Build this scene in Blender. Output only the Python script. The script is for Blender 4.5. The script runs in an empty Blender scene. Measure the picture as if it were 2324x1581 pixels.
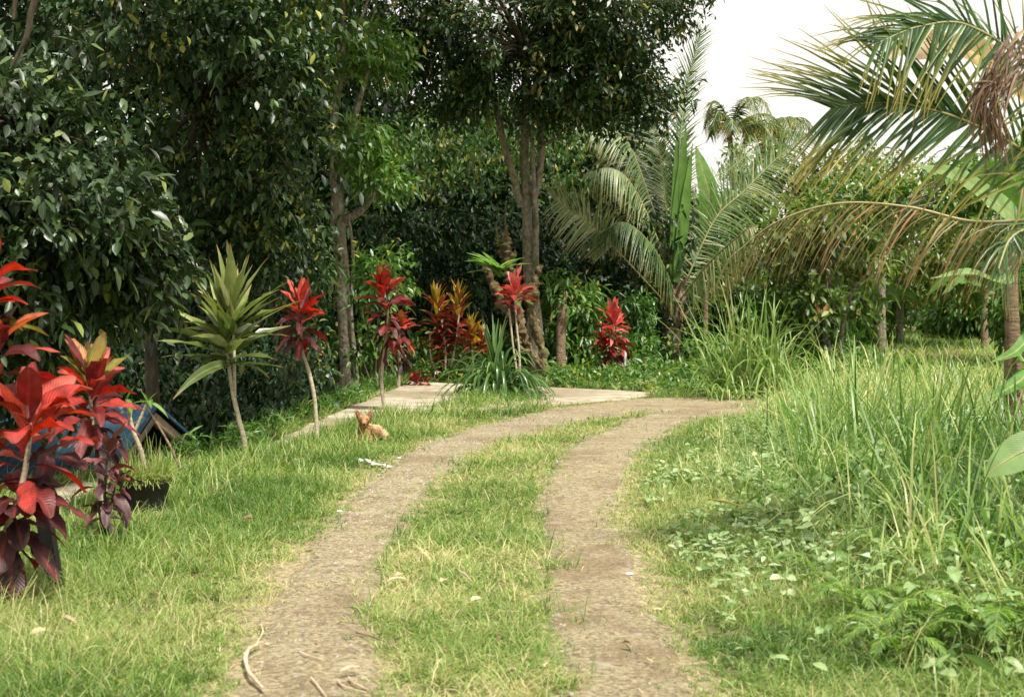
import bpy, math, random
import numpy as np
from mathutils import Vector

# ------------------------------------------------------------------ camera, sky, sun, exposure
scn = bpy.context.scene
COL = scn.collection
CAM_Z, FPX, CU, CV = 1.6, 3226.0, 1161.5, 790.5       # pixel units of a 2323 px wide view
PITCH = math.atan(90.0 / FPX)
cd = bpy.data.cameras.new('camera'); cam = bpy.data.objects.new('camera', cd); COL.objects.link(cam)
cam.location = (0, 0, CAM_Z); cam.rotation_euler = (math.pi / 2 - PITCH, 0, 0)
cd.lens = 50; cd.sensor_width = 36; cd.clip_end = 3000; cd.clip_start = 0.05
cd.dof.use_dof = True; cd.dof.focus_distance = 17.0; cd.dof.aperture_fstop = 4.5
scn.camera = cam
SUN_EL, SUN_AZ = math.radians(63), math.radians(138)   # azimuth clockwise from +Y: from the right, a little behind the camera
sdir = Vector((math.sin(SUN_AZ) * math.cos(SUN_EL), math.cos(SUN_AZ) * math.cos(SUN_EL), math.sin(SUN_EL)))
w = bpy.data.worlds.new('World'); scn.world = w; w.use_nodes = True
wn = w.node_tree.nodes; wl = w.node_tree.links; wn.clear()
sky = wn.new('ShaderNodeTexSky'); sky.sky_type = 'NISHITA'; sky.sun_disc = False
sky.sun_elevation = SUN_EL; sky.sun_rotation = SUN_AZ; sky.air_density = 1.2; sky.dust_density = 3.0
tc = wn.new('ShaderNodeTexCoord'); nz = wn.new('ShaderNodeTexNoise'); nz.inputs['Scale'].default_value = 1.6; nz.inputs['Detail'].default_value = 6
mr = wn.new('ShaderNodeMapRange'); mr.inputs[1].default_value = .3; mr.inputs[2].default_value = .6; mr.inputs[3].default_value = .82; mr.inputs[4].default_value = 1.0
mx = wn.new('ShaderNodeMix'); mx.data_type = 'RGBA'; mx.inputs[7].default_value = (7.0, 6.7, 6.2, 1)   # bright thin cloud
bg = wn.new('ShaderNodeBackground'); bg.inputs['Strength'].default_value = 0.10
wo = wn.new('ShaderNodeOutputWorld')
wl.new(tc.outputs['Generated'], nz.inputs['Vector']); wl.new(nz.outputs['Fac'], mr.inputs[0]); wl.new(mr.outputs[0], mx.inputs[0])
wl.new(sky.outputs[0], mx.inputs[6]); wl.new(mx.outputs[2], bg.inputs['Color']); wl.new(bg.outputs[0], wo.inputs['Surface'])
ld = bpy.data.lights.new('sun', 'SUN'); sun = bpy.data.objects.new('sun', ld); COL.objects.link(sun)
ld.energy = 4.7; ld.angle = math.radians(7); ld.color = (1, .945, .85)
sun.rotation_euler = sdir.to_track_quat('Z', 'Y').to_euler(); sun.location = (20, -10, 30)
scn.view_settings.view_transform = 'Standard'; scn.view_settings.look = 'None'
scn.view_settings.exposure = 0.8; scn.view_settings.gamma = 1.0
scn.cycles.max_bounces = 6; scn.cycles.diffuse_bounces = 3; scn.cycles.glossy_bounces = 2
scn.cycles.transmission_bounces = 4; scn.cycles.transparent_max_bounces = 4

# ------------------------------------------------------------------ small maths
cp, sp_ = math.cos(PITCH), math.sin(PITCH)
def P(u, v, d):
    """world point seen at (u, v) of the 2323 px view, d metres ahead"""
    rx, ry = (u - CU) / FPX, -(v - CV) / FPX
    dy = cp + ry * sp_; dz = -sp_ + ry * cp
    k = d / dy
    return np.array([rx * k, d, CAM_Z + dz * k])
def G(u, v):
    ry = -(v - CV) / FPX
    dy = cp + ry * sp_; dz = -sp_ + ry * cp
    k = -CAM_Z / dz
    return np.array([(u - CU) / FPX * k, dy * k])
def unit(a): return a / np.maximum(np.linalg.norm(a, axis=-1, keepdims=True), 1e-9)
def sstep(a, b, x):
    t = np.clip((x - a) / (b - a), 0, 1); return t * t * (3 - 2 * t)
def hashn(ix, iy, s):
    h = np.sin(ix * 127.1 + iy * 311.7 + s * 74.7) * 43758.5453
    return h - np.floor(h)
def noise2(x, y, s=0):
    ix, iy = np.floor(x), np.floor(y); fx, fy = x - ix, y - iy
    fx = fx * fx * (3 - 2 * fx); fy = fy * fy * (3 - 2 * fy)
    a, b = hashn(ix, iy, s), hashn(ix + 1, iy, s); c, d = hashn(ix, iy + 1, s), hashn(ix + 1, iy + 1, s)
    return (a * (1 - fx) + b * fx) * (1 - fy) + (c * (1 - fx) + d * fx) * fy
def fbm(x, y, s=0): return .55 * noise2(x, y, s) + .3 * noise2(x * 2.1, y * 2.1, s + 3) + .15 * noise2(x * 4.3, y * 4.3, s + 7)
def inpoly(x, y, poly):
    r = np.zeros(x.shape, bool); n = len(poly)
    for i in range(n):
        x1, y1 = poly[i]; x2, y2 = poly[(i + 1) % n]
        if y1 == y2: continue
        c = ((y1 > y) != (y2 > y)) & (x < (x2 - x1) * (y - y1) / (y2 - y1) + x1)
        r ^= c
    return r
def catmull(pts, n):
    pts = np.asarray(pts, float)
    if len(pts) < 3: return np.array([np.interp(np.linspace(0, 1, n), np.linspace(0, 1, len(pts)), pts[:, k]) for k in range(pts.shape[1])]).T
    q = np.vstack([2 * pts[0] - pts[1], pts, 2 * pts[-1] - pts[-2]])
    t = np.linspace(0, len(pts) - 1, n); i = np.minimum(t.astype(int), len(pts) - 2); f = (t - i)[:, None]
    a, b, c, d = q[i], q[i + 1], q[i + 2], q[i + 3]
    return .5 * ((2 * b) + (c - a) * f + (2 * a - 5 * b + 4 * c - d) * f ** 2 + (3 * b - a - 3 * c + d) * f ** 3)

# ------------------------------------------------------------------ mesh builder
class MB:
    def __init__(s): s.v = []; s.f = []; s.m = []; s.a = []; s.n = 0
    def add(s, V, F, tone=.5, along=.5, across=0., mat=0):
        V = np.asarray(V, float).reshape(-1, 3); F = np.asarray(F, int)
        k = len(V); s.v.append(V); s.f.append(F + s.n); s.m.append(np.full(len(F), mat))
        A = np.empty((k, 3)); A[:, 0] = tone; A[:, 1] = along; A[:, 2] = across; s.a.append(A); s.n += k
        return s
    def build(s, name, mats, parent=None, smooth=True):
        me = bpy.data.meshes.new(name); V = np.vstack(s.v)
        org = None
        me.vertices.add(len(V)); me.vertices.foreach_set('co', V.astype(np.float32).ravel())
        loops = np.concatenate([f.ravel() for f in s.f]); sizes = np.concatenate([np.full(len(f), f.shape[1]) for f in s.f])
        me.loops.add(len(loops)); me.loops.foreach_set('vertex_index', loops.astype(np.int32))
        me.polygons.add(len(sizes)); st = np.concatenate([[0], np.cumsum(sizes)[:-1]])
        me.polygons.foreach_set('loop_start', st.astype(np.int32)); me.polygons.foreach_set('loop_total', sizes.astype(np.int32))
        me.polygons.foreach_set('material_index', np.concatenate(s.m).astype(np.int32))
        me.polygons.foreach_set('use_smooth', np.full(len(sizes), smooth))
        A = np.vstack(s.a)
        for i, nm in enumerate(('tone', 'along', 'across')):
            at = me.attributes.new(nm, 'FLOAT', 'POINT'); at.data.foreach_set('value', A[:, i].astype(np.float32))
        me.update(calc_edges=True)
        for m in (mats if isinstance(mats, (list, tuple)) else [mats]): me.materials.append(m)
        o = bpy.data.objects.new(name, me); COL.objects.link(o)
        if parent is not None:
            o.parent = parent; o.location = -Vector(parent.location) if tuple(parent.rotation_euler) == (0, 0, 0) else (0, 0, 0)
        return o
    def local(s, org):
        s.v = [v - np.asarray(org) for v in s.v]; return s
def tag(o, label=None, cat=None, group=None, kind=None):
    for k, v in (('label', label), ('category', cat), ('group', group), ('kind', kind)):
        if v: o[k] = v
    return o
def thing(name, loc, label, cat, group=None):
    o = bpy.data.objects.new(name, None); COL.objects.link(o); o.location = [float(c) for c in loc]; o.empty_display_size = .2
    return tag(o, label, cat, group)
def copy_tree(o, parent=None):
    c = o.copy(); COL.objects.link(c)
    if parent is not None: c.parent = parent
    for ch in o.children: copy_tree(ch, c)
    return c

PROF = {
 'oval': lambda t: np.sin(math.pi * np.clip(.03 + .95 * t, 0, 1) ** .85) ** .8,
 'grass': lambda t: (1 - t * .96) ** .6,
 'paddle': lambda t: np.where(t < .2, .15, np.sin(math.pi * np.clip((t - .13) / .89, 0, 1) ** 1.05) ** .6),
 'strap': lambda t: np.minimum(1, .55 + 2 * t) * (1 - np.clip(t, 0, 1) ** 3 * .93),
 'lance': lambda t: np.sin(math.pi * np.clip(.1 + .88 * t, 0, 1) ** .75) ** 1.1,
 'banana': lambda t: np.where(t < .1, .1, np.minimum(1, (t - .08) * 6) * np.clip(1.01 - np.clip((t - .1) / .9, 0, 1) ** 2.6, 0.01, 1)),
}
def ribbon(mb, Pp, D, L, W, curve=.3, fold=.2, nseg=3, prof='oval', mid=True, up=None, tone=.5, roll=None, wave=0., mat=0, rng=None, acurve=None):
    Pp = np.asarray(Pp, float); N = len(Pp); D = unit(np.asarray(D, float))
    if N == 0: return
    U = np.tile([0, 0, 1.], (N, 1)) if up is None else np.broadcast_to(up, (N, 3))
    S = np.cross(D, U + np.array([.013, .021, 0]))
    S = unit(S)
    if roll is not None:
        r = np.broadcast_to(roll, (N,))[:, None]; S = S * np.cos(r) + np.cross(D, S) * np.sin(r)
    L = np.broadcast_to(L, (N,)); W = np.broadcast_to(W, (N,)); C = np.broadcast_to(curve, (N,))[:, None]; F = np.broadcast_to(fold, (N,))[:, None]
    tone = np.broadcast_to(tone, (N,))
    pos = Pp.copy(); rows = []; al = []; ac = []
    g = np.array([0, 0, -1.])
    for i in range(nseg + 1):
        t = i / nseg
        dr = unit(D + g * C * t * 1.3)
        if i: pos = pos + unit(dr + pd) * (L / nseg)[:, None]
        pd = dr
        Nn = unit(np.cross(S, dr)); wd = (W * float(PROF[prof](np.float64(t))) / 2)[:, None]
        off = Nn * F * wd
        if wave and rng is not None: 
            w1 = rng.normal(0, wave, (N, 1)) * wd; w2 = rng.normal(0, wave, (N, 1)) * wd
        else: w1 = w2 = 0
        if mid: rows.append(np.stack([pos - S * wd + off + Nn * w1, pos, pos + S * wd + off + Nn * w2], 1)); ac.append([1, 0, 1])
        else: rows.append(np.stack([pos - S * wd, pos + S * wd], 1)); ac.append([1, 1])
        al.append(t)
    k = 3 if mid else 2
    V = np.stack(rows, 1)                       # N, nseg+1, k, 3
    base = (np.arange(N) * (nseg + 1) * k)[:, None]
    f = []
    for i in range(nseg):
        for j in range(k - 1):
            f.append([i * k + j, i * k + j + 1, (i + 1) * k + j + 1, (i + 1) * k + j])
    f = np.array(f); F4 = (base[:, None, :] + f[None]).reshape(-1, 4)
    al = np.tile(np.repeat(al, k), N); ac = np.tile(np.array(ac).ravel(), N)
    mb.add(V.reshape(-1, 3), F4, np.repeat(tone, (nseg + 1) * k), al, ac, mat)
def tube(mb, pts, rad, ns=8, n=None, rough=0., rng=None, mat=0, tone=.5, cap=True):
    pts = np.asarray(pts, float); n = n or max(4, len(pts) * 5)
    c = catmull(pts, n); r = np.interp(np.linspace(0, 1, n), np.linspace(0, 1, len(rad)), rad)
    T = unit(np.gradient(c, axis=0)); a = np.array([.31, .2, .1]) if abs(T[0, 2]) > .6 else np.array([0, 0, 1.])
    S = unit(np.cross(T, a)); B = np.cross(T, S)
    ang = np.linspace(0, 2 * math.pi, ns, endpoint=False)
    rr = np.repeat(r[:, None], ns, 1)
    if rough:
        rg = rng or np.random.default_rng(3); no = rg.normal(0, 1, (n, ns)); no = (no + np.roll(no, 1, 1) + np.roll(no, -1, 1)) / 1.8
        no[1:-1] = (no[1:-1] + no[:-2] + no[2:]) / 2; rr = rr * (1 + rough * no)
    V = c[:, None] + S[:, None] * (np.cos(ang)[None, :, None] * rr[..., None]) + B[:, None] * (np.sin(ang)[None, :, None] * rr[..., None])
    F = [[i * ns + j, i * ns + (j + 1) % ns, (i + 1) * ns + (j + 1) % ns, (i + 1) * ns + j] for i in range(n - 1) for j in range(ns)]
    mb.add(V, F, tone, np.repeat(np.linspace(0, 1, n), ns), 0, mat)
    if cap:
        mb.add(V[-1], [list(range(ns))], tone, 1, 0, mat)
    return c
def box(mb, c0, ex, ey, ez, mat=0, tone=.5):
    """parallelepiped: corner c0 and three edge vectors"""
    c0, ex, ey, ez = (np.asarray(a, float) for a in (c0, ex, ey, ez))
    V = [c0, c0 + ex, c0 + ex + ey, c0 + ey, c0 + ez, c0 + ex + ez, c0 + ex + ey + ez, c0 + ey + ez]
    mb.add(V, [[0, 3, 2, 1], [4, 5, 6, 7], [0, 1, 5, 4], [1, 2, 6, 5], [2, 3, 7, 6], [3, 0, 4, 7]], tone, .5, 0, mat)
def rdir(rng, n): return unit(rng.normal(size=(n, 3)))

# ------------------------------------------------------------------ materials
def newmat(name):
    m = bpy.data.materials.new(name); m.use_nodes = True; n = m.node_tree.nodes; n.clear()
    return m, n, m.node_tree.links
def ramp(n, stops):
    r = n.new('ShaderNodeValToRGB'); e = r.color_ramp.elements
    while len(e) < len(stops): e.new(.5)
    for i, (p, c) in enumerate(stops): e[i].position = p; e[i].color = (*c, 1)
    return r
def attr(n, name):
    a = n.new('ShaderNodeAttribute'); a.attribute_name = name; return a
def leafmat(name, stops, rough=.45, trans=.3, tip=None, rib=None, edge=None, spec=.5, mottle=.25, tcol=1.5, mscale=9, veins=0):
    m, n, l = newmat(name)
    r = ramp(n, stops); l.new(attr(n, 'tone').outputs['Fac'], r.inputs[0]); col = r.outputs[0]
    def mix(fac, c):
        nonlocal col
        x = n.new('ShaderNodeMix'); x.data_type = 'RGBA'; l.new(fac, x.inputs[0]); l.new(col, x.inputs[6]); x.inputs[7].default_value = (*c, 1); col = x.outputs[2]
    def rng_(src, a, b, hi=1.):
        q = n.new('ShaderNodeMapRange'); l.new(src, q.inputs[0]); q.inputs[1].default_value = a; q.inputs[2].default_value = b; q.inputs[4].default_value = hi; return q.outputs[0]
    if tip: mix(rng_(attr(n, 'along').outputs['Fac'], tip[1], tip[2], tip[3] if len(tip) > 3 else 1.), tip[0])
    if rib: mix(rng_(attr(n, 'across').outputs['Fac'], .22, .0, rib[1]), rib[0])
    if edge: mix(rng_(attr(n, 'across').outputs['Fac'], .65, 1., edge[1]), edge[0])
    if mottle:
        t = n.new('ShaderNodeTexCoord'); z = n.new('ShaderNodeTexNoise'); z.inputs['Scale'].default_value = mscale; z.inputs['Detail'].default_value = 3
        l.new(t.outputs['Object'], z.inputs['Vector'])
        hs = n.new('ShaderNodeHueSaturation'); l.new(col, hs.inputs['Color'])
        q = n.new('ShaderNodeMapRange'); l.new(z.outputs['Fac'], q.inputs[0]); q.inputs[1].default_value = .3; q.inputs[2].default_value = .7
        q.inputs[3].default_value = 1 - mottle; q.inputs[4].default_value = 1 + mottle; l.new(q.outputs[0], hs.inputs['Value']); col = hs.outputs[0]
    b = n.new('ShaderNodeBsdfPrincipled'); b.inputs['Roughness'].default_value = rough
    if veins:
        def mth(op, a, c):
            q = n.new('ShaderNodeMath'); q.operation = op
            for i, v in enumerate((a, c)):
                if isinstance(v, (int, float)): q.inputs[i].default_value = v
                elif v is not None: l.new(v, q.inputs[i])
            return q.outputs[0]
        ph = mth('SUBTRACT', attr(n, 'along').outputs['Fac'], mth('MULTIPLY', attr(n, 'across').outputs['Fac'], .22))
        sv = mth('ADD', mth('MULTIPLY', mth('SINE', mth('MULTIPLY', ph, veins), None), .5), .5)
        q = n.new('ShaderNodeHueSaturation'); l.new(col, q.inputs['Color']); l.new(mth('ADD', mth('MULTIPLY', sv, .45), .75), q.inputs['Value']); col = q.outputs[0]
        bp = n.new('ShaderNodeBump'); bp.inputs['Strength'].default_value = .35; bp.inputs['Distance'].default_value = .004; l.new(sv, bp.inputs['Height']); l.new(bp.outputs[0], b.inputs['Normal'])
    l.new(col, b.inputs['Base Color'])
    b.inputs['Specular IOR Level'].default_value = spec
    o = n.new('ShaderNodeOutputMaterial')
    if trans:
        tr = n.new('ShaderNodeBsdfTranslucent'); hs2 = n.new('ShaderNodeHueSaturation'); hs2.inputs['Value'].default_value = tcol; hs2.inputs['Saturation'].default_value = 1.1
        l.new(col, hs2.inputs['Color']); l.new(hs2.outputs[0], tr.inputs['Color'])
        ms = n.new('ShaderNodeMixShader'); ms.inputs[0].default_value = trans; l.new(b.outputs[0], ms.inputs[1]); l.new(tr.outputs[0], ms.inputs[2]); l.new(ms.outputs[0], o.inputs[0])
    else: l.new(b.outputs[0], o.inputs[0])
    return m
def surfmat(name, stops, scale=4., rough=.85, bump=.3, bscale=None, detail=8, spots=None, spec=.3, stretch=None, bdist=.02, big=None):
    """noise-driven surface; spots=(colour, scale, threshold); big=(colour, scale, strength) large stains"""
    m, n, l = newmat(name); t = n.new('ShaderNodeTexCoord'); src = t.outputs['Object']
    if stretch:
        mp = n.new('ShaderNodeMapping'); mp.inputs['Scale'].default_value = stretch; l.new(src, mp.inputs['Vector']); src = mp.outputs[0]
    z = n.new('ShaderNodeTexNoise'); z.inputs['Scale'].default_value = scale; z.inputs['Detail'].default_value = detail; z.inputs['Roughness'].default_value = .65; l.new(src, z.inputs['Vector'])
    r = ramp(n, stops); l.new(z.outputs['Fac'], r.inputs[0]); col = r.outputs[0]
    for sp in ([spots] if spots and not isinstance(spots, list) else spots or []):
        z2 = n.new('ShaderNodeTexNoise'); z2.inputs['Scale'].default_value = sp[1]; z2.inputs['Detail'].default_value = 5; l.new(src, z2.inputs['Vector'])
        q = n.new('ShaderNodeMapRange'); l.new(z2.outputs['Fac'], q.inputs[0]); q.inputs[1].default_value = sp[2]; q.inputs[2].default_value = sp[2] + .1
        q.inputs[4].default_value = sp[3] if len(sp) > 3 else 1.
        x = n.new('ShaderNodeMix'); x.data_type = 'RGBA'; l.new(q.outputs[0], x.inputs[0]); l.new(col, x.inputs[6]); x.inputs[7].default_value = (*sp[0], 1); col = x.outputs[2]
    b = n.new('ShaderNodeBsdfPrincipled'); l.new(col, b.inputs['Base Color']); b.inputs['Roughness'].default_value = rough; b.inputs['Specular IOR Level'].default_value = spec
    zb = n.new('ShaderNodeTexNoise'); zb.inputs['Scale'].default_value = bscale or scale * 3; zb.inputs['Detail'].default_value = 10; zb.inputs['Roughness'].default_value = .7; l.new(src, zb.inputs['Vector'])
    bp = n.new('ShaderNodeBump'); bp.inputs['Strength'].default_value = bump; bp.inputs['Distance'].default_value = bdist; l.new(zb.outputs['Fac'], bp.inputs['Height']); l.new(bp.outputs[0], b.inputs['Normal'])
    o = n.new('ShaderNodeOutputMaterial'); l.new(b.outputs[0], o.inputs[0]); return m

M = {}
M['soil'] = surfmat('soil', [(.3, (.055, .05, .02)), (.5, (.10, .095, .035)), (.7, (.17, .14, .06))], 3, .95, .6, 40)
DIRT = [(.30, (.085, .067, .036)), (.44, (.19, .152, .083)), (.55, (.30, .25, .145)), (.68, (.42, .365, .23))]
M['dirt'] = surfmat('dirt', DIRT, 34, .95, 1., 90,
    spots=[((.15, .10, .05), .9, .50, .55), ((.38, .33, .21), 3.1, .56, .45), ((.14, .10, .055), 6, .57, .7), ((.33, .31, .26), 9, .60, .5), ((.075, .055, .035), 22, .60, .8), ((.58, .53, .43), 110, .60, .7), ((.06, .045, .03), 70, .64, .8)], bdist=.014)
def soil_mix(m):
    n = m.node_tree.nodes; l = m.node_tree.links; b = next(q for q in n if q.type == 'BSDF_PRINCIPLED'); col = b.inputs['Base Color'].links[0].from_socket
    t = n.new('ShaderNodeTexCoord'); z = n.new('ShaderNodeTexNoise'); z.inputs['Scale'].default_value = 26; z.inputs['Detail'].default_value = 9; z.inputs['Roughness'].default_value = .7; l.new(t.outputs['Object'], z.inputs['Vector'])
    r = ramp(n, DIRT); l.new(z.outputs['Fac'], r.inputs[0]); x = n.new('ShaderNodeMix'); x.data_type = 'RGBA'; l.new(attr(n, 'tone').outputs['Fac'], x.inputs[0]); l.new(col, x.inputs[6]); l.new(r.outputs[0], x.inputs[7]); l.new(x.outputs[2], b.inputs['Base Color'])
soil_mix(M['soil'])
M['concrete'] = surfmat('concrete', [(.32, (.17, .14, .09)), (.48, (.33, .285, .205)), (.66, (.46, .41, .32))], 2.2, .9, .4, 30,
    spots=[((.20, .155, .095), .35, .47, .7), ((.12, .13, .055), 5, .58, .7)])
M['bark'] = surfmat('bark', [(.3, (.08, .065, .04)), (.5, (.24, .20, .135)), (.68, (.44, .41, .32))], 12, .95, .9, 14, spots=[((.42, .42, .36), 7, .56, .75), ((.08, .11, .035), 3.5, .56, .75), ((.04, .03, .02), 12, .6, .8)], stretch=(1, 1, .7), bdist=.06)
M['pale_bark'] = surfmat('pale_bark', [(.3, (.26, .21, .14)), (.5, (.42, .36, .26)), (.7, (.56, .5, .38))], 12, .9, .5, 30, stretch=(1, 1, 3))
M['dark_bark'] = surfmat('dark_bark', [(.3, (.03, .024, .016)), (.5, (.07, .055, .035)), (.7, (.14, .11, .07))], 8, .95, .9, 14, stretch=(1, 1, .3), bdist=.06)
M['palm_bark'] = surfmat('palm_bark', [(.3, (.12, .08, .05)), (.5, (.28, .19, .12)), (.7, (.42, .32, .21))], 5, .95, 1, 9, stretch=(1, 1, 4), bdist=.08)
M['moss_root'] = surfmat('moss_root', [(.3, (.05, .035, .018)), (.5, (.17, .12, .06)), (.7, (.34, .28, .17))], 7, .95, 1, 11, spots=[((.13, .17, .04), 3, .54, .9)], bdist=.1)
M['deadwood'] = surfmat('deadwood', [(.3, (.30, .2, .12)), (.5, (.5, .38, .26)), (.7, (.64, .52, .4))], 9, .8, .5, 30)
M['pot'] = surfmat('pot', [(.3, (.015, .014, .014)), (.6, (.035, .033, .033)), (.8, (.09, .08, .07))], 6, .55, .2)
M['roofblue'] = surfmat('roofblue', [(.3, (.008, .022, .036)), (.55, (.016, .04, .06)), (.75, (.05, .07, .08))], 3, .85, .2, spec=.1, spots=((.2, .16, .11), 5, .6, .6))
M['fascia'] = surfmat('fascia', [(.3, (.24, .17, .10)), (.5, (.36, .27, .17)), (.7, (.46, .37, .25))], 8, .85, .5, stretch=(1, 1, 1))
M['shedwall'] = surfmat('shedwall', [(.3, (.03, .022, .015)), (.7, (.08, .06, .04))], 5, .9, .4)
M['dogfur'] = surfmat('dogfur', [(.35, (.22, .11, .045)), (.5, (.33, .18, .08)), (.65, (.42, .26, .13))], 14, .95, .9, 120, bdist=.012)
def dog_patch(m):
    n = m.node_tree.nodes; l = m.node_tree.links; b = next(q for q in n if q.type == 'BSDF_PRINCIPLED'); col = b.inputs['Base Color'].links[0].from_socket
    t = n.new('ShaderNodeTexCoord'); sp = n.new('ShaderNodeSeparateXYZ'); l.new(t.outputs['Object'], sp.inputs[0])
    q = n.new('ShaderNodeMapRange'); l.new(sp.outputs['Y'], q.inputs[0]); q.inputs[1].default_value = .04; q.inputs[2].default_value = .2; q.inputs[4].default_value = .75   # pale coat on the flank
    x = n.new('ShaderNodeMix'); x.data_type = 'RGBA'; l.new(q.outputs[0], x.inputs[0]); l.new(col, x.inputs[6]); x.inputs[7].default_value = (.52, .38, .22, 1); l.new(x.outputs[2], b.inputs['Base Color'])
dog_patch(M['dogfur'])
M['white'] = surfmat('white', [(.3, (.6, .6, .56)), (.7, (.8, .8, .76))], 20, .8, .3)
M['black'] = surfmat('black', [(.3, (.012, .01, .01)), (.7, (.03, .026, .024))], 20, .4, .1)
M['gravel'] = surfmat('gravel', [(.3, (.10, .085, .065)), (.5, (.26, .23, .18)), (.7, (.46, .43, .36))], 30, .9, .3)

GR = [(0, (.045, .10, .018)), (.3, (.108, .205, .034)), (.55, (.20, .295, .062)), (.78, (.36, .40, .14)), (1, (.54, .46, .26))]
M['grass'] = leafmat('grass', GR, .5, .35, mottle=.15, spec=.35, tcol=1.35)
M['tallgrass'] = leafmat('tallgrass', [(0, (.03, .09, .02)), (.4, (.10, .20, .04)), (.7, (.23, .335, .085)), (1, (.5, .48, .22))], .42, .35, mottle=.1, rib=((.3, .4, .15), .5))
M['weed'] = leafmat('weed', [(0, (.05, .12, .02)), (.5, (.15, .25, .07)), (1, (.34, .42, .21))], .42, .2, mottle=.15, rib=((.3, .4, .2), .4))
M['fern'] = leafmat('fern', [(0, (.035, .11, .015)), (.6, (.11, .22, .025)), (1, (.3, .4, .05))], .5, .35)
M['bigleaf'] = leafmat('bigleaf', [(0, (.007, .018, .006)), (.45, (.022, .048, .013)), (.8, (.055, .095, .026)), (1, (.17, .21, .05))], .40, .14, mottle=.2, spec=.45, rib=((.07, .11, .035), .6))
M['midleaf'] = leafmat('midleaf', [(0, (.008, .024, .006)), (.5, (.024, .058, .014)), (.85, (.07, .12, .026)), (1, (.25, .26, .04))], .41, .16, mottle=.2, spec=.45)
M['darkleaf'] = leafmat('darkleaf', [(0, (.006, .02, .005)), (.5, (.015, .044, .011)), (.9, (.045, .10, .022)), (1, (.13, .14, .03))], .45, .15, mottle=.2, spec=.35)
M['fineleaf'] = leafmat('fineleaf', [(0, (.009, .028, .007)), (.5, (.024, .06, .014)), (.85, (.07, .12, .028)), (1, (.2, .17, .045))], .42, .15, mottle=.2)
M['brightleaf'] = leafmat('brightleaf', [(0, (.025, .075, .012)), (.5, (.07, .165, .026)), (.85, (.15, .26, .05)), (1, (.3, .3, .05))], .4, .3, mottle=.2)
M['olive'] = leafmat('olive', [(0, (.03, .065, .012)), (.5, (.085, .15, .028)), (.85, (.19, .25, .045)), (.985, (.3, .27, .05)), (1, (.34, .14, .05))], .45, .35, mottle=.2)
M['red'] = leafmat('red', [(0, (.028, .014, .015)), (.3, (.075, .018, .02)), (.5, (.17, .020, .02)), (.70, (.42, .046, .034)), (.9, (.54, .10, .07)), (.97, (.42, .16, .04)), (1, (.2, .2, .04))], .46, .3, mottle=.45, rib=((.42, .07, .06), .35), edge=((.07, .02, .018), .6), tip=((.12, .035, .02), .8, 1.05, .7), spec=.38, tcol=1.3, mscale=11, veins=110)
M['pink'] = leafmat('pink', [(0, (.10, .02, .02)), (.3, (.3, .028, .03)), (.6, (.5, .07, .06)), (1, (.6, .19, .16))], .36, .28, mottle=.35, tip=((.2, .05, .03), .8, 1.05, .6), spec=.5, tcol=1.3, mscale=11, veins=110)
M['maroon'] = leafmat('maroon', [(0, (.03, .012, .014)), (.5, (.075, .022, .025)), (1, (.18, .05, .045))], .46, .12, mottle=.3, edge=((.22, .045, .045), .35), spec=.5, veins=110)
M['dracaena'] = leafmat('dracaena', [(0, (.05, .085, .018)), (.5, (.15, .21, .045)), (.85, (.27, .32, .11)), (1, (.42, .42, .22))], .33, .25, mottle=.2, edge=((.24, .17, .06), .35), tip=((.34, .15, .05), .82, 1., .8), rib=((.24, .26, .12), .5), spec=.6)
M['croton'] = leafmat('croton', [(0, (.09, .014, .014)), (.4, (.17, .025, .02)), (.62, (.2, .06, .02)), (.74, (.26, .22, .03)), (1, (.5, .42, .05))], .35, .25, mottle=.3, rib=((.5, .12, .04), .6))
M['strap'] = leafmat('strap', [(0, (.025, .065, .018)), (.5, (.075, .16, .036)), (1, (.2, .3, .1))], .3, .2, mottle=.1, tip=((.3, .25, .09), .9, 1.), spec=.6, rib=((.1, .2, .07), .5))
M['palmleaf'] = leafmat('palmleaf', [(0, (.025, .065, .014)), (.45, (.065, .13, .03)), (.8, (.16, .225, .07)), (1, (.36, .36, .18))], .36, .22, mottle=.15, tip=((.33, .27, .08), .6, 1., .7), spec=.6)
M['palmgreen'] = leafmat('palmgreen', [(0, (.02, .055, .014)), (.5, (.045, .105, .022)), (1, (.13, .2, .04))], .36, .3, mottle=.15, tip=((.34, .27, .06), .4, 1., .85), spec=.4)
M['spear'] = leafmat('spear', [(0, (.07, .15, .025)), (.5, (.12, .24, .035)), (1, (.2, .3, .06))], .45, .25, mottle=.2, mscale=3)
M['palmdry'] = leafmat('palmdry', [(0, (.09, .10, .035)), (.45, (.22, .2, .08)), (.75, (.38, .30, .15)), (1, (.42, .2, .11))], .5, .25, mottle=.2, tip=((.4, .24, .11), .4, 1., .8))
M['rachis'] = leafmat('rachis', [(0, (.2, .22, .08)), (1, (.36, .3, .14))], .45, 0, mottle=.2)
M['banana'] = leafmat('banana', [(0, (.05, .13, .02)), (.5, (.11, .25, .035)), (1, (.22, .34, .12))], .42, .4, mottle=.2, veins=260, rib=((.35, .42, .15), .8), spec=.5)
M['bananadry'] = leafmat('bananadry', [(0, (.06, .035, .022)), (.5, (.17, .10, .065)), (.75, (.27, .18, .11)), (1, (.36, .26, .05))], .6, .25, mottle=.35)
M['seed'] = leafmat('seed', [(0, (.35, .25, .05)), (1, (.55, .42, .12))], .8, .1)
M['litter'] = leafmat('litter', [(0, (.11, .055, .025)), (.5, (.30, .21, .12)), (1, (.46, .36, .22))], .7, .1, mottle=.3, mscale=30)

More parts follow.
